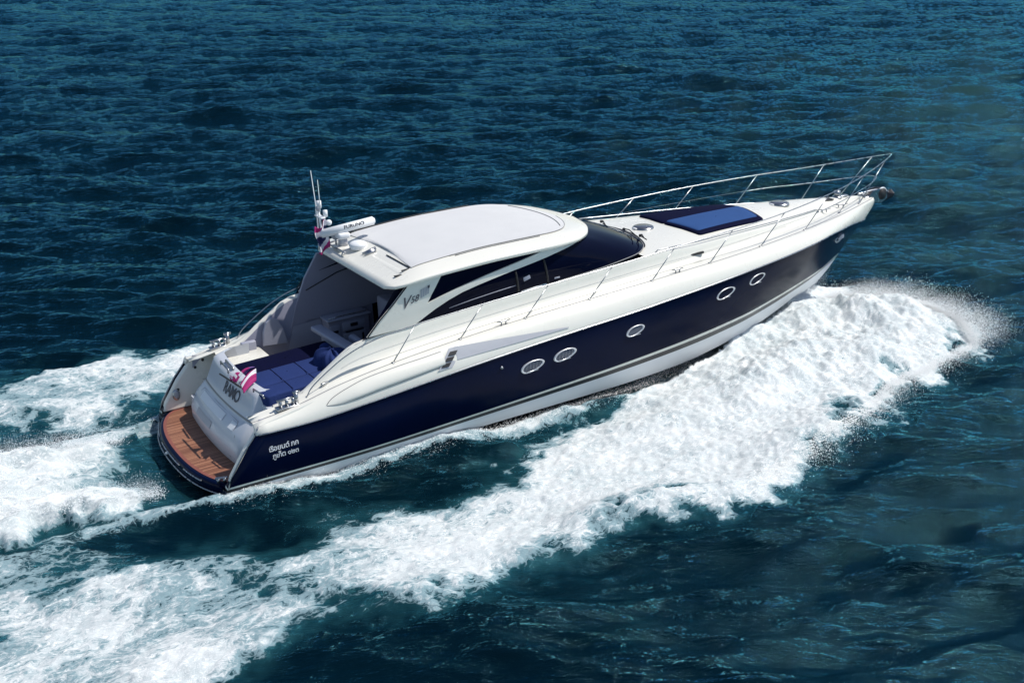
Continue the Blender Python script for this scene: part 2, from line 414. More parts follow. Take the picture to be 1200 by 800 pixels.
mb.grid([[Vector((2.2, -1.86, .484))] + [Vector((x, y, .484)) for x, y in o_] + [Vector((2.2, 1.86, .484))], [Vector((2.2, -1.80, .486))] + [Vector((x, y, .486)) for x, y in i_] + [Vector((2.2, 1.80, .486))]], 'teakedge', smooth=False)
mb.build('teak_margin', plat, label='reddish teak border round the platform')
mb = MB(); mb.face([(2.2, -1.80, .4855)] + [(x, y, .4855) for x, y in i_] + [(2.2, 1.80, .4855)], 'teak'); mb.build('teak_decking', plat)
mb = MB()
mb.tube([Vector((x - .045, y * 1.012, .30)) for x, y in plat_outline(0)], .014, 'steel', 6); mb.build('bumper_rail', plat)
for (y0, y1) in ((1.62, .95), (.7, -.45), (-.65, -1.3)):
    mb = MB(); mb.tube([Vector((plat_x(lerp(y0, y1, i / 8)) - .02, lerp(y0, y1, i / 8), .415)) for i in range(9)], .014, 'steel', 6); mb.build('fender_strip', plat)
mb = MB(); mb.ball((.765, .25, .38), (.05, .07, .05), 'plastic'); mb.build('stern_light', plat)
mb = MB()
mb.cyl((1.12, -1.70, .53), .028, .035, .09, 'steel'); mb.cyl((1.22, -1.74, .53), .028, .035, .09, 'steel'); mb.box((1.17, -1.72, .58), (.22, .05, .03), 'steel', Matrix.Rotation(R(-20), 3, 'Z').to_quaternion(), .01)
mb.build('platform_cleat', yacht)

# transom block
TS = [(.48, 1.56, 1.46), (.58, 1.52, 1.48), (.80, 1.53, 1.50), (1.05, 1.66, 1.50), (1.22, 1.83, 1.47), (1.25, 1.865, 1.46), (1.26, 1.862, 1.45), (1.28, 1.885, 1.44), (1.50, 1.97, 1.38), (1.66, 2.03, 1.34), (1.735, 2.08, 1.32), (1.76, 2.15, 1.30), (1.765, 2.26, 1.28)]
def tr_pt(z, x, hw, s_):
    y = hw * s_; c = .10 * abs(s_) ** 2.2 + (.25 * max(0, abs(s_) - .86) / .14 if abs(s_) > .86 else 0)
    return Vector((x + c, y - .05, z))
SS = [i / 24 - 1 for i in range(49)]
mb = MB(); mb.grid([[tr_pt(z, x, hw, s_) for s_ in SS] for z, x, hw in TS], ['shaded'] * 5 + ['groove', 'groove'] + ['shaded'] * 5)
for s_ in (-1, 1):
    mb.face([tuple(tr_pt(z, x, hw, s_)) for z, x, hw in TS] + [(2.9, 1.28 * s_ - .05, 1.765), (2.9, 1.46 * s_ - .05, .48)], 'shaded')
transom = mb.build('transom', yacht, label='cool white curved stern panel with the boat name')  # the shade on this aft-facing panel is put into its base colour
def tr_surf(y, z, o=.006):
    zz = [t[0] for t in TS]; x = np.interp(z, zz, [t[1] for t in TS]); hw = np.interp(z, zz, [t[2] for t in TS])
    return tr_pt(z, x, hw, (y + .05) / hw) - Vector((o, 0, -o * .4))
def patch(poly_y0, y1, z0, z1, m, o, name, parent):
    mb = MB(); mb.grid([[tr_surf(lerp(poly_y0, y1, i / 12), lerp(z0, z1, j / 5), o) for i in range(13)] for j in range(6)], m); return mb.build(name, parent)
patch(.85, -.45, 1.06, 1.17, 'plastic', .008, 'locker_lid', transom)
patch(.75, -.1, .80, .92, 'pod', .006, 'step_recess', transom)
patch(-.78, -1.0, 1.05, 1.16, 'plastic', .012, 'door_handle', transom)
def line_on(ptsyz, r, m, name, parent):
    mb = MB(); mb.tube([tr_surf(y, z, .004) for y, z in ptsyz], r, m, 5); return mb.build(name, parent)
line_on([(1.1, .62), (1.12, 1.0), (.95, 1.19), (0, 1.2), (-.95, 1.19), (-1.12, 1.0), (-1.1, .62), (0, .60), (1.1, .62)], .004, 'groove', 'garage_door_seam', transom)
text_mesh('RAMO', .34, .25, .001, 'ink', lambda x, y, z: tr_surf(-x - .30, 1.50 + y * .92, .010 + z), 'name_lettering', transom, sx=.82, space=.9)

# quarters: inner bulwark faces either side of the stern
QP = [(1.2, .485), (1.27, .67), (1.38, .83), (1.55, 1.08), (1.80, 1.36), (1.86, 1.49), (2.2, 1.55), (3.0, 1.70), (3.0, .485)]
for sg in (-1, 1):
    mb = MB(); mb.prism(QP, sg * 1.86, sg * 1.99, 'white'); q = mb.build('quarter_bulwark', yacht, bevel=.03)
    mb = MB()
    for i in range(3):
        mb.box((1.95 + .27 * i, sg * 1.64, .60 + .27 * i), (.34, .42, .26), 'white', bevel=.02)
    mb.box((2.1, sg * 1.55, .62), (.7, .34, .3), 'shaded')
    mb.build('boarding_steps', yacht)
    mb = MB()     # bright strip down the aft edge
    mb.tube([(a - .02, sg * 2.03, b) for a, b in QP[:6]], .014, 'steel', 6); mb.build('edge_trim', yacht)
    for (x, z) in ((1.95, 1.28), (2.12, 1.40), (1.55, .9)):     # fixings on the inner face
        mb = MB(); mb.cyl((x, sg * 1.855, z), .028, .028, .02, 'rubber', Matrix.Rotation(R(90), 3, 'X').to_quaternion(), 12)
        mb.build('drain_fitting', q)
    mb = MB()
    mb.ball((1.5, sg * 1.85, .80), (.16, .06, .24), 'steel'); mb.ball((1.5, sg * 1.835, .80), (.10, .06, .17), 'lamp'); mb.build('shower_hatch', q)
    # stern mooring post with crossbar and fairlead
    mb = MB()
    x0, y0, z0 = 2.5, sg * 1.80, 1.60
    mb.box((x0 - .02, y0, z0 + .02), (.42, .16, .04), 'steel', bevel=.015)
    for dx in (-.14, -.02, .10): mb.cyl((x0 + dx, y0, z0 + .09), .035, .028, .14, 'steel')
    mb.tube([(x0 - .2, y0 - .02, z0 + .17), (x0 - .02, y0, z0 + .165), (x0 + .14, y0, z0 + .17)], .022, 'steel')
    mb.cyl((x0 + .16, y0, z0 + .13), .04, .04, .22, 'steel'); mb.tube([(x0 + .10, y0, z0 + .25), (x0 + .24, y0, z0 + .25)], .028, 'steel')
    mb.build('mooring_bollard', yacht)
    mb = MB()     # grey triangular courtesy panel
    mb.prism([(1.90, 1.28), (2.16, 1.52), (1.92, 1.54)], sg * 1.845, sg * 1.857, 'seat'); mb.build('step_light_panel', q)

# cockpit
mb = MB()
sole = 1.02
mb.face([(2.2, -1.6, sole), (6.2, -1.6, sole), (6.2, 1.6, sole), (2.2, 1.6, sole)], 'liner')
for sg in (-1, 1):
    xs2 = [2.3 + i * .15 for i in range(24)]
    mb.grid([[Vector((x, sg * cy(x), max(zc(x), zg(x)) + .002)) for x in xs2], [Vector((x, sg * (cy(x) - .05), max(zc(x), zg(x)) + .012)) for x in xs2], [Vector((x, sg * (cy(x) - .09), max(zc(x), zg(x)) - .05)) for x in xs2], [Vector((x, sg * 1.5, sole)) for x in xs2]], ['white', 'white', 'liner'])
mb.build('cockpit_liner', yacht)
# sunpads
def pad(name, poly, z, th, mat, parent, seams=(), label=None, dome=.02, slope=None):
    """cushion from a plan outline with rounded edges"""
    n = len(poly); c = Vector((sum(p[0] for p in poly) / n, sum(p[1] for p in poly) / n))
    P = []
    for i in range(n):      # round the corners
        a, b, d = Vector(poly[i - 1]), Vector(poly[i]), Vector(poly[(i + 1) % n])
        r = .07
        p1 = b + (a - b).normalized() * r; p2 = b + (d - b).normalized() * r
        for k in range(5):
            t = k / 4; P.append(p1 * (1 - t) ** 2 + b * 2 * t * (1 - t) + p2 * t * t)
    # densify
    Q = []
    for i in range(len(P)):
        a, b = P[i], P[(i + 1) % len(P)]; m_ = max(1, int((b - a).length / .15))
        for k in range(m_): Q.append(a.lerp(b, k / m_))
    def zz(x, y): return z if slope is None else slope(x, y)
    mb = MB()
    rows = []
    for f, dz in ((1, -th), (1, -.03), (.985, -.008), (.96, 0), (.8, dome * .6), (.5, dome), (.02, dome)):
        rows.append([Vector((lerp(c.x, q.x, f), lerp(c.y, q.y, f), zz(lerp(c.x, q.x, f), lerp(c.y, q.y, f)) + dz)) for q in Q])
    mb.grid(rows, mat, closed=True)
    return mb.build(name, parent, label=label)
pad('sunpad_cushion', [(2.24, -1.50), (2.16, -1.05), (3.62, -.90), (3.58, -1.38)], 1.75, .2, 'blue', yacht, label='blue aft sunpad cushion nearest the starboard side')
pad('sunpad_cushion', [(2.16, -1.03), (2.18, -.30), (3.95, -.18), (3.63, -.88)], 1.75, .2, 'blue', yacht, label='blue aft sunpad cushion next to the centreline')
pad('sunpad_cushion', [(2.22, -.26), (2.26, .48), (4.3, .62), (4.2, -.15)], 1.70, .2, 'dblue', yacht, label='dark navy lower cushion on the port side of the cockpit')
for x in (2.75, 3.25):
    mb = MB(); mb.tube([(x, -1.46, 1.772), (x, -1.2, 1.776), (x, -.96, 1.772)], .006, 'dblue', 5); mb.build('cushion_seam', yacht)
    mb = MB(); mb.tube([(x, -.92, 1.772), (x, -.6, 1.776), (x, -.26, 1.772)], .006, 'dblue', 5); mb.build('cushion_seam', yacht)
mb = MB(); mb.prism([(2.2, -1.56), (2.12, -.28), (3.95, -.18), (3.66, -1.4)], 1.03, 1.56, 'shaded', axis='z'); mb.prism([(2.3, -.24), (2.3, .45), (4.2, .58), (4.2, -.16)], 1.03, 1.52, 'dblue', axis='z')
mb.build('sunpad_base', yacht, bevel=.02)
mb = MB()         # chrome frames across the aft ends of the pads
for (a, b, z) in (((2.10, .55), (2.07, .05), 1.80), ((2.20, .55), (2.17, .05), 1.80)):
    mb.tube([(a[0], a[1], z - .06), (a[0], a[1], z), (b[0], b[1], z), (b[0], b[1], z - .06)], .02, 'steel')
mb.build('pad_rail', yacht)
mb = MB(); mb.tube([(2.12, -1.15, 1.76), (2.12, -1.15, 1.82), (2.16, -1.52, 1.82), (2.17, -1.54, 1.76)], .016, 'steel'); mb.build('pad_rail', yacht)
# bench back / bar across the cockpit
mb = MB()
mb.box((4.20, -.08, 1.95), (.24, 1.72, .10), 'seat', Matrix.Rotation(R(3), 3, 'Z').to_quaternion(), .035, 3)
mb.box((4.32, -.08, 1.72), (.10, 1.66, .46), 'seat', Matrix.Rotation(R(3), 3, 'Z').to_quaternion(), .03, 3)
mb.build('bench_backrest', yacht, label='pale grey bench back across the cockpit')
mb = MB(); mb.box((4.30, -1.10, 1.98), (.42, .42, .09), 'shaded', bevel=.04, seg=3); mb.box((4.33, -1.06, 2.03), (.34, .05, .02), 'steel', bevel=.008); mb.box((4.33, -1.2, 2.03), (.34, .05, .02), 'steel', bevel=.008); mb.build('bar_top', yacht)
mb = MB(); mb.box((4.85, -.35, 1.42), (.62, .95, .22), 'seat', bevel=.07, seg=3); mb.box((4.62, -.35, 1.66), (.16, .95, .5), 'seat', bevel=.06, seg=3); mb.build('cockpit_seat', yacht)
# console bulkhead with doors and hatches, curved locker to starboard
mb = MB(); mb.box((5.72, .10, 1.72), (.5, 1.15, 1.30), 'liner', bevel=.04); con = mb.build('companionway_console', yacht)
mb = MB(); mb.box((5.02, 1.30, 1.42), (.92, .34, .86), 'liner', bevel=.03); mb.box((5.02, 1.28, 1.87), (.98, .40, .05), 'seat', bevel=.02); wb = mb.build('wet_bar', yacht)
for (x, z, a, b) in ((4.70, 1.50, .22, .50), (5.12, 1.68, .50, .18), (5.12, 1.36, .50, .36)):
    mb = MB(); mb.box((x, 1.122, z), (a, .03, b), 'seat', bevel=.012); mb.build('cabinet_door', wb)
for (x, z, a, b) in ((5.12, 1.70, .16, .07), (5.12, 1.565, .40, .022), (4.70, 1.62, .12, .05), (5.30, 1.36, .04, .24)):
    mb = MB(); mb.box((x, 1.102, z), (a, .02, b), 'black'); mb.build('cabinet_handle', wb)
mb = MB(); mb.tube([(4.56, 1.12, 1.91), (4.80, 1.12, 1.93), (5.45, 1.12, 1.93)], .014, 'steel', 6); mb.build('bar_rail', wb)
mb = MB()
rows = []
for z, o in ((1.02, 0), (1.5, 0), (1.51, .02), (1.53, 0), (2.0, .02), (2.01, .045), (2.03, .02), (2.35, .05), (2.36, .075), (2.38, .05), (2.95, .12)):
    rows.append([Vector((5.35 + .45 * (1 - math.sin(t * math.pi / 2) ** .7) - .4 * o, .05 - 1.6 * (1 - math.cos(t * math.pi / 2)) if t < 1 else -1.56, z)) for t in [k / 12 for k in range(13)]])
mb.grid(rows, 'liner'); mb.build('helm_seat_back', yacht)
mb = MB(); mb.box((6.4, 0, 2.1), (.08, 3.0, 2.2), 'liner'); mb.build('cabin_bulkhead', yacht)
# side lining of the arch, seen under the hardtop on the port side
def side_y(z): return lerp(1.60, 1.66, min(max((z - 2.45) / .9, 0), 1))
mb = MB()
LP = [(3.93, 1.36), (3.90, 1.75), (4.05, 2.2), (4.3, 2.75), (4.62, 3.22), (6.4, 3.3), (6.4, 1.95), (5.6, 1.88), (4.8, 1.80), (4.3, 1.86), (4.14, 1.72), (4.10, 1.45)]
mb.prism(LP, 1.50, 1.56, 'liner'); mb.build('arch_lining', yacht, bevel=.012)
mb = MB(); mb.prism([(4.62, 2.86), (5.35, 3.02), (5.6, 3.0)], 1.485, 1.495, 'glass'); mb.tube([(4.3, 1.49, 2.50), (5.0, 1.49, 2.74), (5.9, 1.49, 2.9)], .012, 'black', 5); mb.build('lining_trim', yacht)
mb = MB()
tomb = [(3.25, 1.55), (3.28, 1.85), (3.36, 2.04), (3.47, 2.12), (3.6, 2.06), (3.72, 1.85), (3.78, 1.5)]
mb.prism(tomb, 1.40, 1.47, 'seat'); mb.build('side_bolster', yacht, bevel=.02)
mb = MB(); mb.box((2.95, 1.42, 1.62), (.30, .12, .22), 'seat', bevel=.02); mb.build('side_cubby', yacht)
mb = MB(); mb.box((2.72, 1.05, 1.30), (.95, 1.05, .5), 'white', bevel=.04); mb.build('side_step', yacht)
mb = MB(); mb.face([(3.2, .5, 1.12), (5.2, .5, 1.12), (5.2, 1.5, 1.12), (3.2, 1.5, 1.12)], 'dblue'); mb.face([(3.7, 1.485, 1.05), (4.6, 1.485, 1.05), (4.6, 1.485, 1.84), (3.95, 1.485, 1.8)], 'seat'); mb.build('cockpit_carpet', yacht)

# ------------------------------------------------------------------ greenhouse glass
BC = [(4.1, -1.61, 2.42), (5.1, -1.61, 2.46), (6.7, -1.60, 2.555), (8.15, -1.59, 2.64), (9.35, -1.57, 2.70), (10.1, -1.50, 2.75), (10.55, -1.38, 2.77), (10.88, -1.12, 2.785), (11.08, -.75, 2.79), (11.2, -.35, 2.79), (11.24, 0, 2.79)]
TC = [(4.9, -1.56, 3.30), (5.6, -1.62, 3.34), (6.9, -1.66, 3.38), (8.0, -1.64, 3.40), (8.7, -1.50, 3.39), (9.1, -1.28, 3.38), (9.35, -1.0, 3.37), (9.5, -.72, 3.38), (9.6, -.42, 3.39), (9.66, -.2, 3.40), (9.68, 0, 3.40)]
bc = catmull(BC, 8); tc_ = catmull(TC, 8)
def glass_pt(i, t):
    p = bc[i].lerp(tc_[i], t); b = .05 * math.sin(math.pi * t)
    nrm = Vector((0, -1, 0)) if p.x < 9 else Vector((.6, -.6 * abs(p.y) / 1.5, .5))
    return p + nrm * b
mb = MB()
i0 = 8
mb.grid([[glass_pt(i, t) for i in range(len(bc))] for t in (0, .2, .4, .6, .8, 1)], 'glass')
mb.mirror()
glass = mb.build('cabin_glazing', yacht)
gx = {}
def glass_y(x, z):       # outboard y of the glass at (x, z): search along the loft
    best = None
    for i in range(len(bc) - 1):
        t = min(max((z - bc[i].z) / (tc_[i].z - bc[i].z), 0), 1); p = glass_pt(i, t)
        t2 = min(max((z - bc[i + 1].z) / (tc_[i + 1].z - bc[i + 1].z), 0), 1); q = glass_pt(i + 1, t2)
        if p.x <= x <= q.x: return -lerp(p.y, q.y, (x - p.x) / max(1e-6, q.x - p.x))
    return 1.62 if x < 6 else 0
# glazing base bead and mullions
for sg in (-1, 1):
    mb = MB(); mb.tube([(p.x, -sg * p.y * 1.006, p.z + .004) for p in bc], .012, 'groove', 6); mb.build('glazing_bead', yacht)
    for (xa, za, xb, zb) in ((7.46, 2.62, 7.36, 3.1), (8.16, 2.66, 8.02, 3.2)):
        mb = MB(); mb.tube([(lerp(xa, xb, t), sg * (glass_y(lerp(xa, xb, t), lerp(za, zb, t)) + .004), lerp(za, zb, t)) for t in (0, .25, .5, .75, 1)], .022, 'rubber', 6); mb.build('window_mullion', yacht)
    mb = MB(); mb.tube([(x, sg * (glass_y(x, z) + .006), z) for x, z in ((7.52, 2.625), (7.8, 2.645), (8.12, 2.665))], .016, 'plastic', 6); mb.build('window_track', yacht)
    mb = MB(); mb.tube([(x, sg * (glass_y(x, z) + .004), z) for x, z in ((5.9, 2.66), (6.4, 2.72), (6.9, 2.765), (7.38, 2.80))], .007, 'seat', 5); mb.build('window_seam', yacht)
    mb = MB(); mb.box((7.62, sg * (glass_y(7.62, 2.9) - .005), 2.93), (.16, .02, .15), 'seat', Matrix.Rotation(R(-14), 3, 'Y').to_quaternion(), .01); mb.build('headrest', yacht)
    mb = MB(); mb.box((8.36, sg * (glass_y(8.36, 2.73) + .006), 2.745), (.13, .02, .03), 'seat', bevel=.005); mb.build('window_latch', yacht)

# white side arch (pillar and sweeping strip), one flat moulding per side
OUT = [(4.18, 2.47), (4.45, 2.48), (4.8, 2.485), (5.12, 2.485), (5.35, 2.60), (5.6, 2.725), (5.88, 2.845), (6.16, 2.935), (6.5, 3.005), (6.82, 3.06), (7.2, 3.12), (7.53, 3.165), (7.9, 3.215), (8.29, 3.27), (8.6, 3.305), (8.94, 3.335), (9.15, 3.35), (9.35, 3.36)]
INN = [(9.30, 3.44), (8.9, 3.46), (8.4, 3.44), (8.0, 3.385), (7.84, 3.35), (7.45, 3.285), (7.06, 3.22), (6.7, 3.16), (6.35, 3.09), (6.0, 3.02), (5.7, 2.945), (5.43, 2.87), (5.52, 3.02), (5.62, 3.16), (5.77, 3.36), (5.4, 3.40), (5.1, 3.38), (5.02, 3.27), (4.75, 3.0), (4.45, 2.75)]
def arch_y(x, z): return (glass_y(x, z) if x >= 5.9 else lerp(1.625, 1.685, min(max((z - 2.45) / .9, 0), 1)) if x < 5.4 else lerp(lerp(1.625, 1.685, min(max((z - 2.45) / .9, 0), 1)), glass_y(5.9, z), (x - 5.4) / .5)) + .035
for sg in (-1, 1):
    b = bmesh.new(); vs = [b.verts.new((x, 0, z)) for x, z in OUT + INN]
    from mathutils.geometry import tessellate_polygon
    for tri in tessellate_polygon([[v.co for v in vs]]): b.faces.new([vs[k] for k in tri])
    for k in range(2): bmesh.ops.subdivide_edges(b, edges=[e for e in b.edges if e.calc_length() > .25], cuts=1)
    bmesh.ops.triangulate(b, faces=b.faces[:])
    base = [v for v in b.verts]
    for v in base:
        x, z = v.co.x, v.co.z
        v.co.y = sg * arch_y(x, z)
    r = bmesh.ops.extrude_face_region(b, geom=b.faces[:])
    for v in [e for e in r['geom'] if isinstance(e, bmesh.types.BMVert)]: v.co.y -= sg * .07
    mb = MB(); mb.add(b, 'white'); arch = mb.build('side_arch', yacht)
    mb = MB()
    mb.tube([(x - .01, sg * 1.70, z) for x, z in ((4.18, 2.49), (4.45, 2.76), (4.75, 3.01), (5.02, 3.27))], .013, 'rubber', 6); mb.build('arch_edge_trim', arch)
    def ax(x, y, z):
        # lettering plane: x runs forward, y up, on the outer face
        X = 5.12 + x * (1 if sg < 0 else -1) ; Z = 3.02 + y + x * (.18 if sg < 0 else -.18)
        return Vector((X, sg * (arch_y(X, Z) + .006 + z), Z))
    text_mesh('V', .30, .4, .001, 'inkgrey', lambda x, y, z: ax(x - .16, y - .03, z), 'model_lettering', arch, sx=.9)
    text_mesh('58', .17, .3, .001, 'inkgrey', lambda x, y, z: ax(x + .04, y - .02, z), 'model_lettering', arch)
    mb = MB()
    for k in range(4): mb.face([ax(.17 + .045 * k, -.05 + .01 * k, .002 + .0005 * k), ax(.205 + .045 * k, -.05 + .01 * k, .002), ax(.215 + .05 * k, .12, .002), ax(.17 + .05 * k, .12, .002)][:: 1 if sg < 0 else -1], 'pod')
    mb.face([ax(.32, .09, .006), ax(.36, .09, .006), ax(.37, .14, .006), ax(.32, .14, .006)], 'ink')
    mb.build('arch_badge', arch)

# hardtop
hw = tab([4.66, 4.72, 4.85, 5.1, 6, 8.1, 8.8, 9.25, 9.55, 9.75, 9.87], [1.50, 1.64, 1.74, 1.79, 1.80, 1.79, 1.64, 1.36, 1.0, .6, 0])
ze = tab([4.66, 5.2, 6, 7, 8, 9, 9.87], [3.31, 3.39, 3.44, 3.47, 3.47, 3.43, 3.37])
cw = tab([4.66, 5.0, 5.5, 7, 8.5, 9.3, 9.87], [.02, .05, .11, .13, .12, .08, .01])
def roof_z(x, f):
    a = ze(x); c = cw(x); e = min(c, .17)
    s_ = max(0, (1 - f) / .22)
    edge = e * (min(1, s_) ** .6) if s_ < 1 else e
    return a + edge + (c - e) + c * .25 * (1 - f * f) * (1 if f < 1 else 0) - (c - e) * f ** 6
xr = [4.66 + 5.2 * (1 - (1 - i / 60) ** 1.5) for i in range(61)] + [9.87]
FR = [1.0, 1.0, .99, .975, .95, .9, .84, .78, .6, .4, .2, 0]
rows = []
for j, f in enumerate(FR):
    rows.append([Vector((x, -hw(x) * f, ze(x) - .05 if j == 0 else roof_z(x, f))) for x in xr])
under = [[Vector((x, -hw(x) * f, ze(x) - .05 - .01 * (1 - f))) for x in xr] for f in (.9, .5, 0)]
mb = MB(); mb.grid(under[::-1] + rows, ['liner', 'liner', 'liner'] + ['white'] * 11)
mb.grid([[rr_[0] for rr_ in rows], [Vector((4.66, r_[0].y, ze(4.66) - .05)) for r_ in rows]], 'white')
mb.mirror(); roof = mb.build('hardtop', yacht)
# grey canvas sliding section
mb = MB()
xc = [5.30 + (9.32 - 5.30) * i / 50 for i in range(51)]
def pw(x): return min(.775, .80) if x < 8.3 else .775 * math.sqrt(max(0, 1 - ((x - 8.3) / 1.03) ** 2.6))
rows = []
for j in range(15):
    s_ = j / 7 - 1
    rows.append([Vector((x + (.12 * (1 - abs(s_)) if i == 0 else 0), s_ * hw(x) * pw(x), roof_z(x, abs(s_) * pw(x)) + .016 + .012 * math.sin(i * .9 + j) * 0)) for i, x in enumerate(xc)])
mb.grid(rows, 'soft'); mb.build('sliding_canvas_roof', roof)
mb = MB()
mb.tube([rows[0][k] + Vector((0, -.012, .0)) for k in range(10, 51)] , .007, 'groove', 5)
mb.tube([rows[-1][k] + Vector((0, .012, .012)) for k in range(0, 36)], .014, 'rubber', 5); mb.tube([(5.28 - .0 * t, -.4 - .95 * t, roof_z(5.28, (.4 + .95 * t) / 1.8) + .012) for t in [i / 6 for i in range(7)]], .012, 'rubber', 5)
mb.tube([Vector((x, -hw(x) * .80, roof_z(x, .80) + .006)) for x in [6.2 + i * .1 for i in range(20)]], .01, 'groove', 5)
mb.build('roof_seam', roof)
mb = MB(); mb.tube([Vector((9.12 - .25 * (s_ ** 2), s_ * 1.0, roof_z(9.12 - .25 * s_ * s_, abs(s_) / hw(9.12 - .25 * s_ * s_)) + .022)) for s_ in [i / 8 - 1 for i in range(17)]], .008, 'groove', 5); mb.build('roof_hatch_seam', roof)
mb = MB(); mb.box((5.0, -1.42, roof_z(5.0, .8) + .01), (.16, .05, .02), 'rubber', bevel=.008); mb.box((5.2, -1.36, roof_z(5.2, .76) + .015), (.22, .03, .02), 'rubber', Matrix.Rotation(R(12), 3, 'Z').to_quaternion(), .008); mb.build('roof_cleat', roof)
# raised aft moulding
mb = MB(); mb.grid([[Vector((x, y, z)) for y in [-1.35 + 2.7 * k / 14 for k in range(15)]] for x, z in ((4.72, 3.31), (4.9, 3.36), (5.05, 3.44), (5.14, 3.47), (5.25, 3.44))], 'white'); 
mb.build('spoiler_moulding', roof)

# equipment on the aft end of the hardtop
def rad(name): return name
mb = MB(); mb.box((4.98, .95, 3.42), (.34, .42, .06), 'white', bevel=.02); mb.cyl((4.98, .95, 3.53), .10, .085, .2, 'pod'); mb.box((4.98, .95, 3.66), (.26, .24, .13), 'plastic', bevel=.05, seg=3)
rdr = mb.build('radar_pedestal', yacht)
mb = MB()
b = bmesh.new(); bmesh.ops.create_cone(b, cap_ends=True, segments=20, radius1=.085, radius2=.085, depth=1.15); bmesh.ops.bevel(b, geom=[e for e in b.edges if len(e.link_faces) == 2 and abs(e.calc_face_angle(0)) > 1], offset=.03, segments=3, affect='EDGES')
rt = Vector((.97, -.12, .10)).normalized().to_track_quat('Z', 'Y'); mb.add(b, 'plastic', Vector((5.10, .95, 3.80)), rt, True); sc = mb.build('radar_scanner', rdr)
dv = rt @ Vector((0, 0, 1)); sidev = Vector((.12, -.80, .58)).normalized()
def rtx(x, y, z): 
    up = (Vector((0, 0, 1)) - dv * dv.z).normalized()
    nn = Vector((-.1, -.9, .35)); nn = (nn - dv * nn.dot(dv)).normalized(); uu = dv.cross(nn) * -1
    if uu.z < 0: uu = -uu
    return Vector((5.10, .95, 3.80)) + dv * (x + .12) + (nn * math.cos(y / .088) + uu * math.sin(y / .088)) * (.092 + abs(z) * .5)
text_mesh('FURUNO', .10, .1, .001, 'inkgrey', rtx, 'radar_lettering', rdr, sx=1.05)
mb = MB()       # stainless equipment frame
for y in (1.25, .55): mb.tube([(4.75, y, 3.34), (4.82, y, 3.46), (5.12, y, 3.48), (5.2, y, 3.40)], .018, 'steel', smooth_n=3)
mb.tube([(4.80, 1.3, 3.44), (4.80, .45, 3.44)], .018, 'steel'); mb.build('equipment_frame', yacht)
mb = MB(); mb.cyl((5.12, .55, 3.49), .17, .17, .05, 'plastic'); mb.ball((5.12, .55, 3.53), (.36, .36, .17), 'plastic'); mb.build('satellite_dome', yacht)
mb = MB(); mb.tube([(5.02, .15, 3.46), (5.3, .12, 3.52)], [.02, .045], 'steel'); mb.tube([(5.02, .05, 3.46), (5.25, .02, 3.52)], [.02, .045], 'steel'); mb.build('air_horn', yacht)
mb = MB(); mb.ball((4.9, 1.12, 3.62), (.16, .16, .16), 'pod'); mb.tube([(4.9, 1.12, 3.40), (4.9, 1.12, 3.60)], .02, 'steel'); mb.build('search_light', yacht)
# mast with lights and whip aerials
mb = MB(); mb.tube([(4.70, 1.28, 3.33), (4.66, 1.28, 4.15)], .022, 'plastic'); mb.box((4.68, 1.28, 4.02), (.10, .34, .035), 'plastic', bevel=.01); mast = mb.build('light_mast', yacht)
mb = MB(); mb.cyl((4.68, 1.28, 4.27), .05, .05, .14, 'plastic'); mb.cyl((4.66, 1.28, 4.19), .045, .045, .08, 'lamp'); mb.build('masthead_light', mast)
mb = MB(); mb.cyl((4.69, 1.40, 4.08), .045, .045, .13, 'plastic'); mb.build('gps_aerial', mast)
mb = MB(); mb.cyl((4.76, 1.19, 4.09), .045, .045, .13, 'plastic'); mb.build('gps_aerial', mast)
mb = MB(); mb.ball((4.78, 1.10, 3.92), (.12, .12, .12), 'plastic'); mb.build('camera_dome', mast)
mb = MB(); mb.tube([(4.68, 1.46, 3.33), (4.69, 1.46, 4.1), (4.65, 1.46, 4.92)], [.016, .012, .006], 'plastic'); mb.cyl((4.68, 1.46, 3.36), .03, .03, .12, 'steel'); mb.build('whip_aerial', yacht)
mb = MB(); mb.tube([(4.66, 1.20, 4.15), (4.67, 1.20, 4.45), (4.67, 1.20, 4.78)], [.012, .009, .005], 'plastic'); mb.build('whip_aerial', yacht)

# windscreen wipers
for (a, b_) in (((11.27, .95), (10.75, .05)), ((11.30, .15), (10.95, -.75)), ((11.22, -.55), (10.98, -1.02))):
    mb = MB()
    def wp(x, y):
        z = 2.80 + (11.24 - x) * .38
        return Vector((x, y, z + .03))
    mb.tube([wp(*a) + Vector((.02, 0, .0)), wp(lerp(a[0], b_[0], .5), lerp(a[1], b_[1], .5)) + Vector((0, 0, .05)), wp(*b_)], .013, 'rubber', 6)
    mb.tube([wp(b_[0] + .17, b_[1] + .33), wp(b_[0] - .13, b_[1] - .25)], .013, 'rubber', 6)
    mb.cyl(wp(*a) + Vector((.02, 0, -.01)), .035, .03, .05, 'rubber'); mb.build('windscreen_wiper', yacht)
mb = MB(); mb.tube([(p.x + .035, -p.y if False else p.y, p.z + .0) for p in bc[56:]] + [(p.x + .035, -p.y, p.z) for p in reversed(bc[56:-1])], .02, 'black', 6); mb.build('windscreen_gasket', yacht)
# moulded dashboard behind the windscreen
mb = MB(); mb.box((9.9, 0, 2.62), (1.6, 2.4, .12), 'liner', bevel=.05); mb.build('dashboard', yacht)

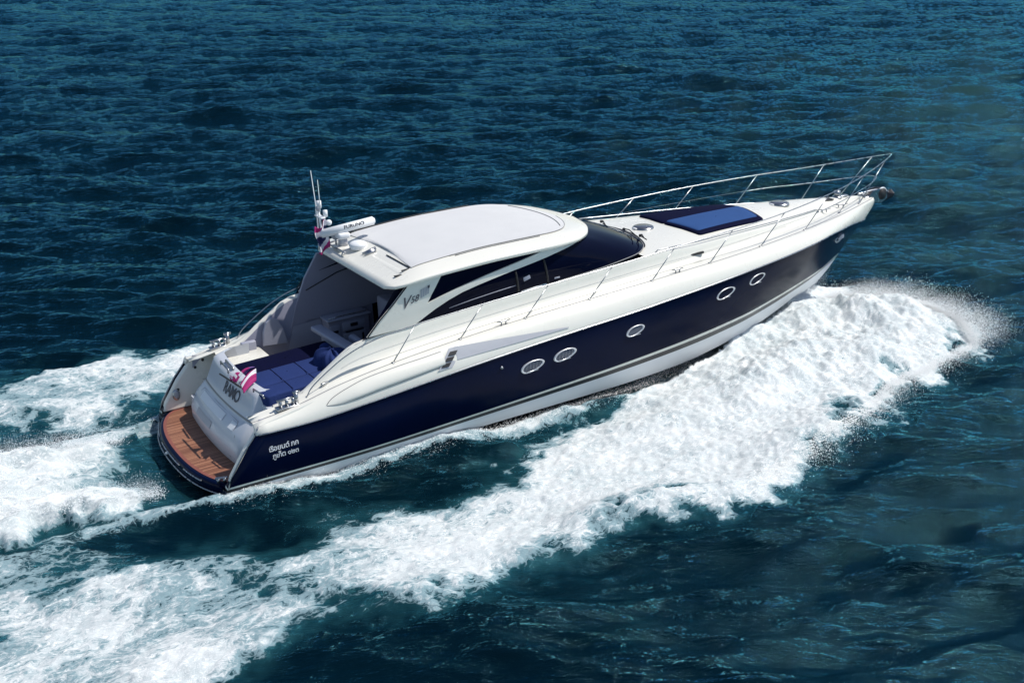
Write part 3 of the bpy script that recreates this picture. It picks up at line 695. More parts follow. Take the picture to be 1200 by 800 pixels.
# foredeck sunpads, hatches
def fz(x, y):
    f = min(abs(y) / max(cy(x), .01), 1); return lerp(zc(x), zcr(x), (1 - f * f) ** .8) + .05
pad('foredeck_sunpad', [(12.3, 0), (12.36, .98), (14.42, .80), (14.62, 0)], 0, .10, 'dblue', yacht, label='dark navy port half of the foredeck sunpad', slope=fz, dome=.01)
pad('foredeck_sunpad', [(12.3, -.01), (12.5, -1.03), (14.60, -.80), (14.62, -.01)], 0, .10, 'dblue', yacht, label='starboard half of the foredeck sunpad with light blue top', slope=fz, dome=.01)
pad('foredeck_pad_top', [(12.36, .0), (12.56, -.90), (14.5, -.70), (14.55, .0)], 0, .03, 'lblue', yacht, label='light blue centre panel of the foredeck sunpad', slope=lambda x, y: fz(x, y) + .022, dome=.004)
for (x, y, r) in ((11.78, .05, .21), (15.72, -.1, .21)):
    z = fz(x, y) - .047
    mb = MB(); mb.cyl((x, y, z), r + .035, r + .02, .05, 'steel', seg=32); h = mb.build('deck_hatch', yacht)
    mb = MB(); mb.cyl((x, y, z + .028), r, r - .01, .02, 'lens', seg=32); mb.build('pane', h)
    mb = MB(); mb.box((x - r - .02, y, z + .02), (.05, .12, .03), 'plastic', bevel=.008); mb.build('hinge', h)
# grab rail along the coachroof edge
for sg in (-1, 1):
    mb = MB(); P = [(x, sg * (cy(x) - .015), zc(x) + .07) for x in [10.95 + i * .4 for i in range(15)]]
    mb.tube([(P[0][0] - .1, P[0][1], P[0][2] - .07)] + P + [(P[-1][0] + .1, P[-1][1], P[-1][2] - .07)], .011, 'steel', 6); mb.build('grab_rail', yacht)
    mb = MB(); x = 12.0; mb.box((x, sg * (yd(x) - .02), lerp(zg(x), zc(x), .45)), (.46, .04, .05), 'rubber', bevel=.01); mb.build('side_vent', yacht)

# ------------------------------------------------------------------ rails
SX = [4.51, 5.92, 7.38, 8.9, 10.48, 12.11, 13.75, 15.45, 17.05]
RT = [(2.86, 1.80, 1.70), (2.98, 1.80, 1.86), (3.3, 1.80, 2.08), (3.7, 1.81, 2.30), (4.2, 1.83, 2.46), (5.05, 1.86, 2.58), (6.5, 1.87, 2.67), (8.0, 1.87, 2.74), (9.5, 1.86, 2.80), (11.1, 1.84, 2.88), (12.65, 1.76, 2.93), (14.3, 1.60, 2.98), (15.95, 1.28, 3.04), (17.2, .93, 3.09), (18.4, .52, 3.17), (19.3, .16, 3.25), (19.6, 0, 3.28)]
def rail_at(x):
    for a, b in zip(RT, RT[1:]):
        if a[0] <= x <= b[0]:
            t = (x - a[0]) / (b[0] - a[0]); return Vector((x, lerp(a[1], b[1], t), lerp(a[2], b[2], t)))
for sg in (-1, 1):
    mb = MB(); mb.tube([(x, sg * y, z) for x, y, z in RT], .0115, 'steel', 8, smooth_n=5); mb.build('handrail', yacht)
    for k, x in enumerate(SX):
        if k == 8: continue
        t = rail_at(x + .55 + .03 * k); mb = MB()
        b0 = Vector((x, sg * (yg(x) - .02), zg(x) - .01)); mb.tube([b0, (t.x, sg * t.y, t.z)], .0100, 'steel', 8); mb.cyl(b0 + Vector((0, 0, .012)), .035, .03, .02, 'steel'); mb.build('stanchion', yacht)
    mb = MB(); mb.tube([(9.2, sg * 1.90, 2.52), (11, sg * 1.88, 2.58), (12.9, sg * 1.74, 2.62), (14.3, sg * 1.52, 2.66), (15.75, sg * 1.28, 2.69)], .0025, 'groove', 5, smooth_n=3); mb.build('guard_wire', yacht)
    # bow stanchions and mid rail
    for (xa, ya, xb) in ((17.15, .66, 17.95), (18.15, .36, 19.15)):
        t = rail_at(xb); mb = MB(); b0 = Vector((xa, sg * ya, zg(xa))); mb.tube([b0, (t.x, sg * t.y, t.z)], .0100, 'steel', 8); mb.cyl(b0 + Vector((0, 0, .015)), .035, .03, .02, 'steel'); mb.build('stanchion', yacht)
    mb = MB()
    mb.tube([(15.75, sg * 1.28, 2.69), (16.6, sg * 1.06, 2.71), (17.4, sg * .78, 2.72), (18.4, sg * .42, 2.76), (18.95, sg * .14, 2.80), (19.02, 0, 2.80)], .010, 'steel', 6, smooth_n=4); mb.build('mid_rail', yacht)
# cleats
def cleat(x, y, z, yaw=0, s=1):
    mb = MB(); q = Matrix.Rotation(yaw, 3, 'Z').to_quaternion(); b = bmesh.new()
    for dx in (-.05, .05): mb.cyl(Vector((x, y, z + .03)) + q @ Vector((dx * s, 0, 0)), .016, .012, .06, 'steel', seg=10)
    mb.tube([Vector((x, y, z + .065)) + q @ Vector((dx * s, 0, abs(dx) * .1)) for dx in (-.15, -.05, .05, .15)], [.008, .014, .014, .008], 'steel', 8)
    mb.build('cleat', yacht)
for sg in (-1, 1):
    cleat(6.9, sg * (yg(6.9) - .03), zg(6.9)); cleat(11.2, sg * (yg(11.2) - .03), zg(11.2)); cleat(17.5, sg * .38, zg(17.5) + .03, sg * .35, 1.2); cleat(16.8, sg * .52, zg(16.8) + .05, sg * .3, 1.1)
    mb = MB(); mb.box((3.25, sg * 1.72, zg(3.25) + .05), (.16, .05, .05), 'steel', Matrix.Rotation(R(20), 3, 'Z').to_quaternion(), .01); mb.build('gate_latch', yacht)
# windlass, anchor and roller
mb = MB(); z = 2.44; mb.cyl((17.75, 0, z + .03), .12, .11, .06, 'steel'); mb.cyl((17.75, 0, z + .12), .06, .09, .14, 'steel'); mb.box((17.95, 0, z + .03), (.3, .12, .05), 'steel', bevel=.02); mb.build('windlass', yacht)
mb = MB(); mb.box((17.3, -.05, 2.50), (.34, .26, .03), 'rubber', bevel=.01); mb.build('chain_locker_lid', yacht)
mb = MB()
for y in (-.11, .11): mb.prism([(18.75, 2.30), (18.9, 2.46), (19.2, 2.48), (19.40, 2.38), (19.42, 2.20), (19.2, 2.10), (19.0, 2.16)], y - .012, y + .012, 'steel')
mb.box((18.9, 0, 2.32), (.5, .2, .03), 'steel', bevel=.01)
ro = mb.build('anchor_roller', yacht)
mb = MB(); mb.cyl((19.24, -.03, 2.33), .145, .145, .20, 'rubber', Matrix.Rotation(R(90), 3, 'X').to_quaternion()); mb.build('roller_wheel', ro)
mb = MB(); mb.tube([(19.24 + .155 * math.cos(a / 8 * math.pi), -.10, 2.33 + .155 * math.sin(a / 8 * math.pi)) for a in range(-9, 8)], .022, 'plastic', 8); mb.build('roller_guard', ro)
mb = MB(); mb.tube([(18.5, 0, 2.42), (19.15, 0, 2.43), (19.55, 0, 2.32), (19.72, 0, 2.16)], .032, 'steel', 8, smooth_n=3)
b = bmesh.new()
v = [b.verts.new(p) for p in ((19.42, 0, 2.08), (19.66, .15, 2.28), (19.68, 0, 2.38), (19.66, -.15, 2.28), (19.78, 0, 2.12), (19.52, 0, 2.30))]
for t in ((0, 1, 4), (0, 4, 3), (1, 2, 4), (2, 3, 4), (0, 5, 1), (0, 3, 5), (1, 5, 2), (2, 5, 3)): b.faces.new([v[i] for i in t])
mb.add(b, 'black'); mb.build('anchor', yacht, bevel=.015)
# registration lettering on the quarter
def quarter(x, y, z, sg=-1):
    X = 2.22 + x; Z = .98 + y + x * .05
    return Vector((X, sg * (hull_y(X, Z) + .008 + z), Z))
REG = [('\u0e17\u0e30\u0e40\u0e1a\u0e35\u0e22\u0e19  \u0e20\u0e01', .165, 0, 1.02), ('\u0e20\u0e39\u0e40\u0e01\u0e47\u0e15  \u0e55\u0e58', -.0, 0, 1.0)]
for i, (s_, dy, dx, sx) in enumerate((('\u0e40\u0e23\u0e37\u0e2d\u0e22\u0e19\u0e15\u0e4c \u0e20\u0e01', .085, 0, 1), ('\u0e20\u0e39\u0e40\u0e01\u0e47\u0e15 \u0e51\u0e52\u0e53', -.06, 0.02, 1))):
    text_mesh(s_, .135, 0, .0008, 'inkwhite', lambda x, y, z: quarter(x + dx, y + dy, z), 'registration_lettering', yacht, sx=.95, space=.92)

# ------------------------------------------------------------------ loose things on board (built in the boat frame, then placed with its matrix)
bpy.context.view_layer.update()
BW = yacht.matrix_world.copy()
def place(o, base):
    """give the object its own origin at base (boat frame)"""
    o.data.transform(Matrix.Translation(-Vector(base))); o.matrix_world = BW @ Matrix.Translation(base)
    return o
def cloth(fn, nu, nv, matf, name, thick=.004):
    mb = MB(); V = [[mb.bm.verts.new(fn(i / nu, j / nv)) for i in range(nu + 1)] for j in range(nv + 1)]
    for j in range(nv):
        for i in range(nu):
            f = mb.bm.faces.new([V[j][i], V[j][i + 1], V[j + 1][i + 1], V[j + 1][i]]); f.smooth = True
            f.material_index = mb.mi(matf((i + .5) / nu, (j + .5) / nv))
    return mb.build(name, solid=thick, recalc=False)
# courtesy flag at the mast
def cf(u, v):
    return Vector((4.72 - .26 * u - .03 * math.sin(v * 6), 1.02 + .05 * math.sin(u * 9 + v * 3), 3.98 - .55 * v - .10 * u + .05 * math.sin(u * 7)))
def cfm(u, v):
    t = v * .9 + .22 * (1 - u)
    return 'red' if t < .2 else 'flagwhite' if t < .38 else 'flagblue' if t < .66 else 'flagwhite' if t < .84 else 'red'
fl = place(cloth(cf, 24, 30, cfm, 'courtesy_flag'), (4.7, 1.02, 3.4))
tag(fl, 'small red, white and blue striped flag flying beside the radar on the hardtop', 'flag')
# ensign and staff draped over the stern
en = bpy.data.objects.new('ensign', None); S.collection.objects.link(en); en.matrix_world = BW @ Matrix.Translation((2.1, -.5, 1.77)); en.empty_display_size = .2
tag(en, 'crimson and white ensign draped over the transom on its staff', 'flag')
mb = MB(); mb.tube([Vector((1.92, .10, 1.74)) - Vector((2.1, -.5, 1.77)), Vector((1.98, -.9, 1.80)) - Vector((2.1, -.5, 1.77))], .017, 'rubber', 6); mb.build('staff', en)
def ef(u, v):
    # u along the hoist fold, v down
    a = Vector((2.46, -.60, 2.08)).lerp(Vector((1.95, -.62, 1.80)), v) ; c = Vector((1.90, -.36, 1.80))
    p = a.lerp(c, u ** .9) + Vector((0, 0, .05 * math.sin(u * 14) * (1 - u * .3) + .10 * math.sin(math.pi * v)))
    return (p - Vector((2.1, -.6, 1.80))) * .78 + Vector((0, -.1, .01))
o = cloth(ef, 26, 18, lambda u, v: 'violet' if v < .25 else 'red' if v < .6 else 'flagwhite' if v < .8 else 'red', 'folded_cloth'); o.parent = en
def ef2(u, v):
    a = Vector((2.50, -.66, 2.06)).lerp(Vector((2.34, -1.02, 1.80)), u * .75); c = Vector((2.00, -.78, 1.80)).lerp(Vector((1.94, -1.20, 1.72)), u)
    p = a.lerp(c, v) + Vector((0, 0, .03 * math.sin(u * 16 + v * 3) + .05 * math.sin(math.pi * v)))
    return (p - Vector((2.1, -.6, 1.80))) * .72 + Vector((0, -.08, .01))
o = cloth(ef2, 26, 20, lambda u, v: 'flagwhite' if .08 < u < .42 else 'red', 'hanging_cloth'); o.parent = en
# heap of blue cover cloth at the head of the sunpad
def heap(u, v):
    a = u * 2 * math.pi; ph = v * math.pi / 2
    r = .5 * math.cos(ph) ** .7; w_ = 1 + .16 * math.sin(3 * a + 1) + .08 * math.sin(7 * a + v * 4)
    return Vector((3.82 + r * .62 * w_ * math.cos(a), -.78 + r * .92 * w_ * math.sin(a), 1.74 + .30 * math.sin(ph) * (1 + .1 * math.sin(5 * a + 2)) + .02 * math.sin(11 * a)))
mb = MB(); mb.grid([[heap(u / 48, v / 12) for u in range(48)] for v in range(13)], 'blue', closed=True)
hp = place(mb.build('folded_cover', subsurf=1), (3.82, -.78, 1.74)); tag(hp, 'rumpled heap of blue cover cloth lying at the forward end of the blue sunpad', 'cover')
mb = MB(); mb.ball((3.95, -.12, 1.86), (.22, .18, .16), 'blue'); hb = place(mb.build('cushion'), (3.95, -.12, 1.8)); tag(hb, 'small round blue cushion beside the heap of cover cloth', 'cushion')

# ------------------------------------------------------------------ the sea
def axis(lo, hi, st, fl_, fh, gr_lo, gr_hi):
    a = list(np.arange(lo, hi, st)); s = st
    while a[-1] < fh: s *= gr_hi if a[-1] < 260 else 1.12; a.append(a[-1] + s)
    s = st; left = []; x = lo
    while x > fl_: s *= gr_lo; x -= s; left.append(x)
    return np.array(left[::-1] + a)
XA = axis(-8.5, 24, .045, -4000, 5000, 1.09, 1.0095)
YA = axis(-14, 9, .045, -4000, 5000, 1.09, 1.0105)
X, Y = np.meshgrid(XA, YA)
def fft_field(n, L, spec, seed, disp=False):
    r = np.random.default_rng(seed); k = np.fft.fftfreq(n, L / n) * 2 * np.pi; KX, KY = np.meshgrid(k, k); K = np.hypot(KX, KY); K[0, 0] = 1
    A = np.sqrt(spec(KX, KY, K)); A[0, 0] = 0; A[n // 2] = 0; A[:, n // 2] = 0
    F = A * (r.normal(size=(n, n)) + 1j * r.normal(size=(n, n)))
    h = np.fft.ifft2(F).real; s = h.std(); out = [h / s]
    if disp: out += [np.fft.ifft2(-1j * KX / K * F).real / s, np.fft.ifft2(-1j * KY / K * F).real / s]
    return out
def samp(f, L, x, y):
    n = f.shape[0]; u = (x / L * n) % n; v = (y / L * n) % n; i = np.floor(u).astype(int); j = np.floor(v).astype(int); a = u - i; b = v - j
    i %= n; j %= n; i1 = (i + 1) % n; j1 = (j + 1) % n
    return (f[j, i] * (1 - a) + f[j, i1] * a) * (1 - b) + (f[j1, i] * (1 - a) + f[j1, i1] * a) * b
def wave_spec(lam, wd, p, kc):
    kp = 2 * np.pi / lam
    def s(KX, KY, K):
        c = np.abs((KX * math.cos(wd) + KY * math.sin(wd)) / K)
        return np.exp(-1.25 * (kp / K) ** 2) / K ** 4 * (c ** p + .012) * np.exp(-(K / kc) ** 2)
    return s
WD = R(62)
h1 = fft_field(1024, 71.0, wave_spec(6.0, WD, 9, 14), 3, True)
h2 = fft_field(1024, 29.0, wave_spec(2.4, WD + .12, 10, 40), 5, True)
h3 = fft_field(512, 190.0, wave_spec(26, WD - .3, 6, 4), 8, True)
def frac(n, L, beta, kmin, kmax, seed):
    return fft_field(n, L, lambda KX, KY, K: (K > kmin) * K ** -beta * np.exp(-(K / kmax) ** 2), seed)[0]
n1 = frac(1024, 24.0, 3.0, 1.2, 30, 21); n2 = frac(1024, 17.0, 2.6, 6, 40, 22); n4 = frac(1024, 13.0, 2.2, 18, 48, 24); n3 = frac(512, 60.0, 3.4, .25, 6, 23)
def sm(a, b, x): t = np.clip((x - a) / (b - a), 0, 1); return t * t * (3 - 2 * t)
def ip(x, xs, ys_): return np.interp(x, xs, ys_)
def foam_fields(x, y):
    """density of white water, aeration, wave lift, roughness of the lift, for the wake of a hull going +x"""
    xa = x + .9 * samp(n3, 60, x, y) * 0
    e1 = samp(n1, 24, x, y); e2 = samp(n1, 24, x * 1.7 + 5, y * 1.7 + 9); e3 = samp(n3, 60, x * 1.3, y * 1.3)
    # starboard band
    inn = ip(x, [-60, -4, -2, 0, 2, 4.5, 5.2, 6.2, 7, 9, 10.5, 12, 13.7, 15.5, 16.5], [-3.0, -2.8, -3.05, -3.15, -3.45, -3.6, -3.25, -3.05, -2.7, -1.75, -1.1, -.5, 0, .2, .4])
    out = ip(x, [-60, -4, -1.7, 0, 2, 4, 5.5, 6.6, 8, 9.5, 11, 12.7, 14, 15, 16.2, 17.0, 18.0, 18.9], [-9.5, -7.1, -6.85, -6.55, -6.8, -6.85, -6.35, -6.35, -6.9, -6.3, -5.95, -5.3, -4.7, -4.5, -4.35, -4.25, -3.7, -2.0])
    out = out - .30 * sm(11, 15, x) * np.sin(x * 3.1 + 2 * e3) - .25 * sm(11, 15, x) * e2 * .5
    def band(yy, inn, out, s):
        wi = .34 + .05 * np.clip(8 - x, 0, 12)
        di = (inn - yy) + (.30 * e1 + .2 * e3) * np.clip((12 - x) / 6, .35, 1.0)
        do = (yy - out) + .24 * e1 + .16 * e3 + .10 * e2
        d = sm(-.4, wi + .1, di) * sm(-.25, .75, do)
        return d * sm(19.2, 17.9, x + .35 * e1 + .25 * e2 + .05 * (yy + 3) ** 2 * (yy > -3)), di, do
    dS, diS, doS = band(y, inn, out, 1)
    dP, diP, doP = band(-y, inn * .93 + .1, out * .95 + .1, 2)
    front = sm(7, 11, x)
    thick = np.maximum(dS, dP)
    # lacework thinning of the older foam
    age = np.clip((9 - x) / 14, 0, 1)
    inner_thin = np.exp(-np.clip(np.minimum(np.abs(diS), np.abs(diP)), 0, 9) / 1.0)
    dens = thick * (1 - .04 * sm(12, 9, x) - .06 * sm(8, 3, x) - .20 * age - .24 * age * inner_thin + .07 * e3 * (.3 + age) + .07 * e1 * (.3 + age))
    # scattered lace between band and hull
    lace = sm(.9, .3, diS) * sm(-1.2, 0, diS) * sm(5.0, 2.5, x) * (y < -1.9) * .26 + sm(.9, .3, diP) * sm(-.9, 0, diP) * sm(6, 2, x) * (y > 1.9) * .22
    dens = np.maximum(dens, lace * (1 + .6 * e3))
    # ribbon along the chine
    hb_ = ip(x, [-8, -1, 0, 3, 6, 8, 10, 12.5, 14], [-1.7, -1.85, -1.98, -2.02, -2.0, -1.9, -1.65, -1.0, -.4])
    dr = hb_ - y; drp = hb_ + y
    rib = np.maximum(sm(-.3, .0, dr) * sm(.38 + .07 * np.clip(e1, -2.2, 2.5), .12, dr), sm(-.3, .0, drp) * sm(.38 + .07 * np.clip(e1, -2.2, 2.5), .12, drp)) * sm(-5, -1, x) * sm(13.5, 11, x)
    dens = np.maximum(dens, rib * (.56 + .12 * e1))
    # propeller wash
    wf = sm(-.35, -1.5 , x + .55 * (np.abs(y) < 1.2) * (1 - np.abs(y) / 1.2) + .2 * e1)
    ww = 1.55 + .05 * np.clip(-x, 0, 30)
    wash = wf * sm(ww + .35, ww - .35, np.abs(y) + .22 * e1)
    side = np.exp(-((np.abs(y) - 1.15) / .5) ** 2)
    wd_ = wash * (.52 + .42 * side * sm(.5, -1.2, x) + .30 * sm(-1.8, -3.6, x) + .13 * e3)
    dens = np.maximum(dens, wd_)
    dens = np.maximum(dens, .92 * np.exp(-(((x - 17.5) / .75) ** 2 + ((np.abs(y) - 3.0) / .7) ** 2) ** 1.5) * (1 + .08 * e2))
    dens = np.clip(dens, 0, 1)
    aer = np.clip(np.maximum(sm(.9, -.2, np.abs(y) - ww) * sm(.5, -1, x), np.maximum(sm(-1.1, .3, diS) * sm(-.9, .4, doS), sm(-1.1, .3, diP) * sm(-.9, .4, doP)) * sm(18.5, 15, x)), 0, 1)
    # lift
    bow = np.exp(-((x - 15.6) / 1.9) ** 2) * (np.exp(-((np.abs(y) - 1.8) / 1.15) ** 2)) * .60
    bow += .55 * np.exp(-((x - 12.2) / 2.6) ** 2) * np.exp(-((np.abs(y) - 2.9) / 1.1) ** 2)
    bow *= 1 + .10 * e2 + .10 * np.sin(x * 2.2 - y * 2.6 + e3)
    bow += .50 * np.exp(-((x - 12.9) / 2.3) ** 2) * np.exp(-(np.maximum(0, np.abs(y) - ip(x, [10, 12, 14, 16], [1.75, 1.45, .95, .4])) / .75) ** 2)
    bow += .26 * np.exp(-((x - 17.2) / .9) ** 2) * np.exp(-((np.abs(y) - 2.9) / .8) ** 2)
    rS = (y - out) + .16 * e3; rP = (-y - out * .95) + .16 * e3
    ridge = (.17 * np.exp(-(rS - .6) ** 2 / .4) + .17 * np.exp(-(rP - .6) ** 2 / .4)) * sm(17, 13, x) * sm(-14, 2, x)
    rooster = .26 * wash * side * sm(-.2, -2.2, x) * sm(-14, -4, x) + .22 * wash * sm(-1.5, -4, x)
    trough = -.16 * np.exp(-((np.abs(y) - 2.6) / .7) ** 2) * sm(10, 6, x) * sm(-4, 0, x) - .28 * np.exp(-(y / 1.3) ** 2) * np.exp(-((x + .3) / 1.1) ** 2)
    ribl = .12 * rib
    lift = bow + ridge + rooster + trough + ribl
    rough = dens * (.014 + .004 * sm(8, 13, x) + .012 * side * wash) + .008 * wash
    return dens, aer, lift, rough
dens, aer, lift, rough = foam_fields(X, Y)
def waves(x, y):
    # small waves fade with distance where the mesh gets too coarse to carry them
    dist = np.hypot(x - 5, y + 6)
    near = sm(170, 60, dist)
    hz = .115 * samp(h1[0], 71, x, y) + .040 * near * samp(h2[0], 29, x, y) + .09 * samp(h3[0], 190, x, y)
    dx = .07 * samp(h1[1], 71, x, y) + .016 * near * samp(h2[1], 29, x, y)
    dy = .07 * samp(h1[2], 71, x, y) + .016 * near * samp(h2[2], 29, x, y)
    fade = sm(2500, 900, dist)
    return hz * fade, dx * fade, dy * fade
hz, dx, dy = waves(X, Y)
inhull = (np.abs(Y) < ip(X, [-1, 0, 10, 12, 14, 15.5, 17], [1.9, 2.0, 1.9, 1.4, .8, .25, 0])) & (X > -.6) & (X < 15.6)
damp = 1 - .5 * sm(.1, .7, aer)
disp_n = samp(n1, 24, X * 1.1, Y * 1.1) * .6 + samp(n2, 17, X, Y) * .7 + samp(n4, 13, X, Y) * .55 + np.abs(samp(n2, 17, X + 3, Y + 8)) * .4
WM = sm(2.2, 1.7, np.abs(Y)) * sm(.5, -.8, X); disp_n = disp_n * (1 - WM) + WM * 1.6 * (samp(n2, 17, X * .3, Y * 1.1) + .6 * samp(n4, 13, X * .35, Y))
Z = hz * damp + lift * (1 + .10 * samp(n1, 24, X + 7, Y)) * (.25 + .75 * sm(.0, .75, dens + .3 * (lift < 0))) + rough * disp_n
Z = np.where(inhull, np.minimum(Z, -.12), Z)
XX = X - dx * damp; YY = Y - dy * damp
# normals of the height field, shared by sea and foam so that no seam shows
def mesh_from(name, sel, mat):
    ny, nx = X.shape
    q = sel; jj, ii = np.nonzero(q)
    a = jj * nx + ii; quads = np.stack([a, a + 1, a + nx + 1, a + nx], 1)
    used = np.unique(quads); remap = np.full(ny * nx, -1, np.int64); remap[used] = np.arange(len(used)); quads = remap[quads]
    co = np.stack([XX.ravel()[used], YY.ravel()[used], Z.ravel()[used]], 1).astype(np.float32)
    me = bpy.data.meshes.new(name); me.vertices.add(len(co)); me.vertices.foreach_set('co', co.ravel())
    me.loops.add(quads.size); me.loops.foreach_set('vertex_index', quads.astype(np.int32).ravel())
    me.polygons.add(len(quads)); me.polygons.foreach_set('loop_start', np.arange(0, quads.size, 4, dtype=np.int32)); me.polygons.foreach_set('loop_total', np.full(len(quads), 4, np.int32))
    me.polygons.foreach_set('use_smooth', np.ones(len(quads), bool)); me.update()
    for nm, arr in (('foam', dens), ('aer', aer)):
        at = me.attributes.new(nm, 'FLOAT', 'POINT'); at.data.foreach_set('value', arr.ravel()[used].astype(np.float32))
    me.materials.append(mat)
    me.normals_split_custom_set_from_vertices(NRM[used].tolist())
    o = bpy.data.objects.new(name, me); S.collection.objects.link(o); return o
gx0 = np.gradient(XX, axis=1), np.gradient(YY, axis=1), np.gradient(Z, axis=1)
gy0 = np.gradient(XX, axis=0), np.gradient(YY, axis=0), np.gradient(Z, axis=0)
nx_ = gx0[1] * gy0[2] - gx0[2] * gy0[1]; ny_ = gx0[2] * gy0[0] - gx0[0] * gy0[2]; nz_ = gx0[0] * gy0[1] - gx0[1] * gy0[0]
ln = np.sqrt(nx_ ** 2 + ny_ ** 2 + nz_ ** 2) + 1e-12
NRM = np.stack([nx_ / ln, ny_ / ln, nz_ / ln], -1).reshape(-1, 3)

def sea_material():
    m, t, p = newmat('sea_water'); L = t.links.new
    geo = N(t, 'ShaderNodeNewGeometry')
    fa = N(t, 'ShaderNodeAttribute', attribute_name='foam'); aa = N(t, 'ShaderNodeAttribute', attribute_name='aer')
    pos = geo.outputs['Position']
    def mth(op, a, b=None, c=None, clamp=False):
        n = N(t, 'ShaderNodeMath', operation=op); n.use_clamp = clamp
        for i, v in enumerate((a, b, c)):
            if v is None: continue
            if isinstance(v, (int, float)): n.inputs[i].default_value = v
            else: L(v, n.inputs[i])
        return n.outputs[0]
    def mapp(sx, sy, sz=1, rz=0):
        n = N(t, 'ShaderNodeMapping'); n.inputs['Scale'].default_value = (sx, sy, sz); n.inputs['Rotation'].default_value = (0, 0, rz); L(pos, n.inputs[0]); return n.outputs[0]
    def noise(v, sc, det, ro, dist=0):
        n = N(t, 'ShaderNodeTexNoise', Scale=sc, Detail=det, Roughness=ro, Distortion=dist); L(v, n.inputs['Vector']); return n
    # distorted coordinates for the lacework
    wn = noise(mapp(1, 1.25, .6), 1.1, 4, .6)
    vsub = N(t, 'ShaderNodeVectorMath', operation='SUBTRACT'); L(wn.outputs['Color'], vsub.inputs[0]); vsub.inputs[1].default_value = (.5, .5, .5)
    vsc = N(t, 'ShaderNodeVectorMath', operation='SCALE'); L(vsub.outputs[0], vsc.inputs[0]); vsc.inputs['Scale'].default_value = 1.1
    vad = N(t, 'ShaderNodeVectorMath', operation='ADD'); L(mapp(.55, 1.25, .6), vad.inputs[0]); L(vsc.outputs[0], vad.inputs[1])
    def cells(sc, w):
        v = N(t, 'ShaderNodeTexVoronoi', feature='DISTANCE_TO_EDGE', Scale=sc); L(vad.outputs[0], v.inputs['Vector'])
        return mth('SUBTRACT', 1, mth('MULTIPLY', v.outputs['Distance'], w), clamp=True)
    c1 = cells(2.3, 3.4); c2 = cells(5.5, 3.0); c3 = cells(13, 2.6)
    lace = mth('MAXIMUM', c1, mth('MULTIPLY', c2, .86)); lace = mth('MAXIMUM', lace, mth('MULTIPLY', c3, .70))
    fn = noise(vad.outputs[0], 3.2, 9, .68, .5).outputs['Fac']
    fn2 = noise(mapp(1, 1, 1), 14, 6, .75).outputs['Fac']
    fn3 = noise(vad.outputs[0], 6.0, 9, .74, 1.2).outputs['Fac']
    # pattern 0..1 -> threshold by density
    pat = mth('ADD', mth('MULTIPLY', lace, .40), mth('ADD', mth('MULTIPLY', fn, .56), mth('ADD', mth('MULTIPLY', fn3, .30), mth('MULTIPLY', fn2, .10))))
    thr = mth('SUBTRACT', 1.06, mth('MULTIPLY', fa.outputs['Fac'], .80))
    mr = N(t, 'ShaderNodeMapRange', interpolation_type='SMOOTHSTEP'); L(mth('SUBTRACT', pat, thr), mr.inputs['Value'])
    mr.inputs['From Min'].default_value = -.05; mr.inputs['From Max'].default_value = .09
    gate = mth('MULTIPLY', mth('GREATER_THAN', fa.outputs['Fac'], .015), mr.outputs[0])
    mask = gate
    # water body colour with aerated patches
    big = noise(mapp(.22, .30, .2, .6), 1, 3, .5).outputs['Fac']
    wc = N(t, 'ShaderNodeMix', data_type='RGBA'); L(big, wc.inputs[0])
    wc.inputs[6].default_value = (.0002, .0020, .0046, 1); wc.inputs[7].default_value = (.0003, .0090, .0155, 1)
    ac = N(t, 'ShaderNodeMix', data_type='RGBA'); L(wc.outputs[2], ac.inputs[6]); ac.inputs[7].default_value = (.020, .095, .115, 1)
    an = mth('MULTIPLY', mth('POWER', aa.outputs['Fac'], 2.0), mth('MULTIPLY', noise(vad.outputs[0], 1.3, 5, .6).outputs['Fac'], .95)); L(an, ac.inputs[0])
    fc = N(t, 'ShaderNodeMix', data_type='RGBA'); L(mask, fc.inputs[0]); L(ac.outputs[2], fc.inputs[6])
    fcol = N(t, 'ShaderNodeMix', data_type='RGBA'); ridge = mth('MAXIMUM', mth('SUBTRACT', 1, mth('MULTIPLY', mth('ABSOLUTE', mth('SUBTRACT', fn3, .5)), 11), clamp=True), mth('SUBTRACT', 1, mth('MULTIPLY', mth('ABSOLUTE', mth('SUBTRACT', fn, .52)), 16), clamp=True))
    body = N(t, 'ShaderNodeMapRange', interpolation_type='SMOOTHSTEP'); L(mth('SUBTRACT', pat, thr), body.inputs['Value']); body.inputs['From Min'].default_value = .02; body.inputs['From Max'].default_value = .40
    vein = mth('MULTIPLY', mth('MULTIPLY', ridge, .80), mth('MULTIPLY', noise(mapp(.8, 1, 1), 1.4, 4, .6).outputs['Fac'], 1.3))
    L(mth('SUBTRACT', body.outputs[0], vein, clamp=True), fcol.inputs[0])
    fcol.inputs[6].default_value = (.23, .34, .38, 1); fcol.inputs[7].default_value = (.86, .865, .86, 1); L(fcol.outputs[2], fc.inputs[7])
    # ripples, drawn out along the crests
    CR = R(-32)
    def crest(sx, sy, rz=0):
        n = N(t, 'ShaderNodeMapping', vector_type='TEXTURE'); n.inputs['Rotation'].default_value = (0, 0, CR + rz); n.inputs['Scale'].default_value = (1 / sx, 1 / sy, 1); L(pos, n.inputs[0]); return n.outputs[0]
    rip = mth('ADD', mth('MULTIPLY', noise(crest(.42, 1.6), 1.55, 6, .56, .35).outputs['Fac'], 1.0), mth('MULTIPLY', noise(crest(.5, 1.8, .2), 8, 5, .62).outputs['Fac'], .22))
    b1 = N(t, 'ShaderNodeBump', Strength=1.0, Distance=.19); L(rip, b1.inputs['Height'])
    hgt = mth('MULTIPLY', mask, mth('ADD', mth('MULTIPLY', fn3, .8), mth('MULTIPLY', fn2, .5)))
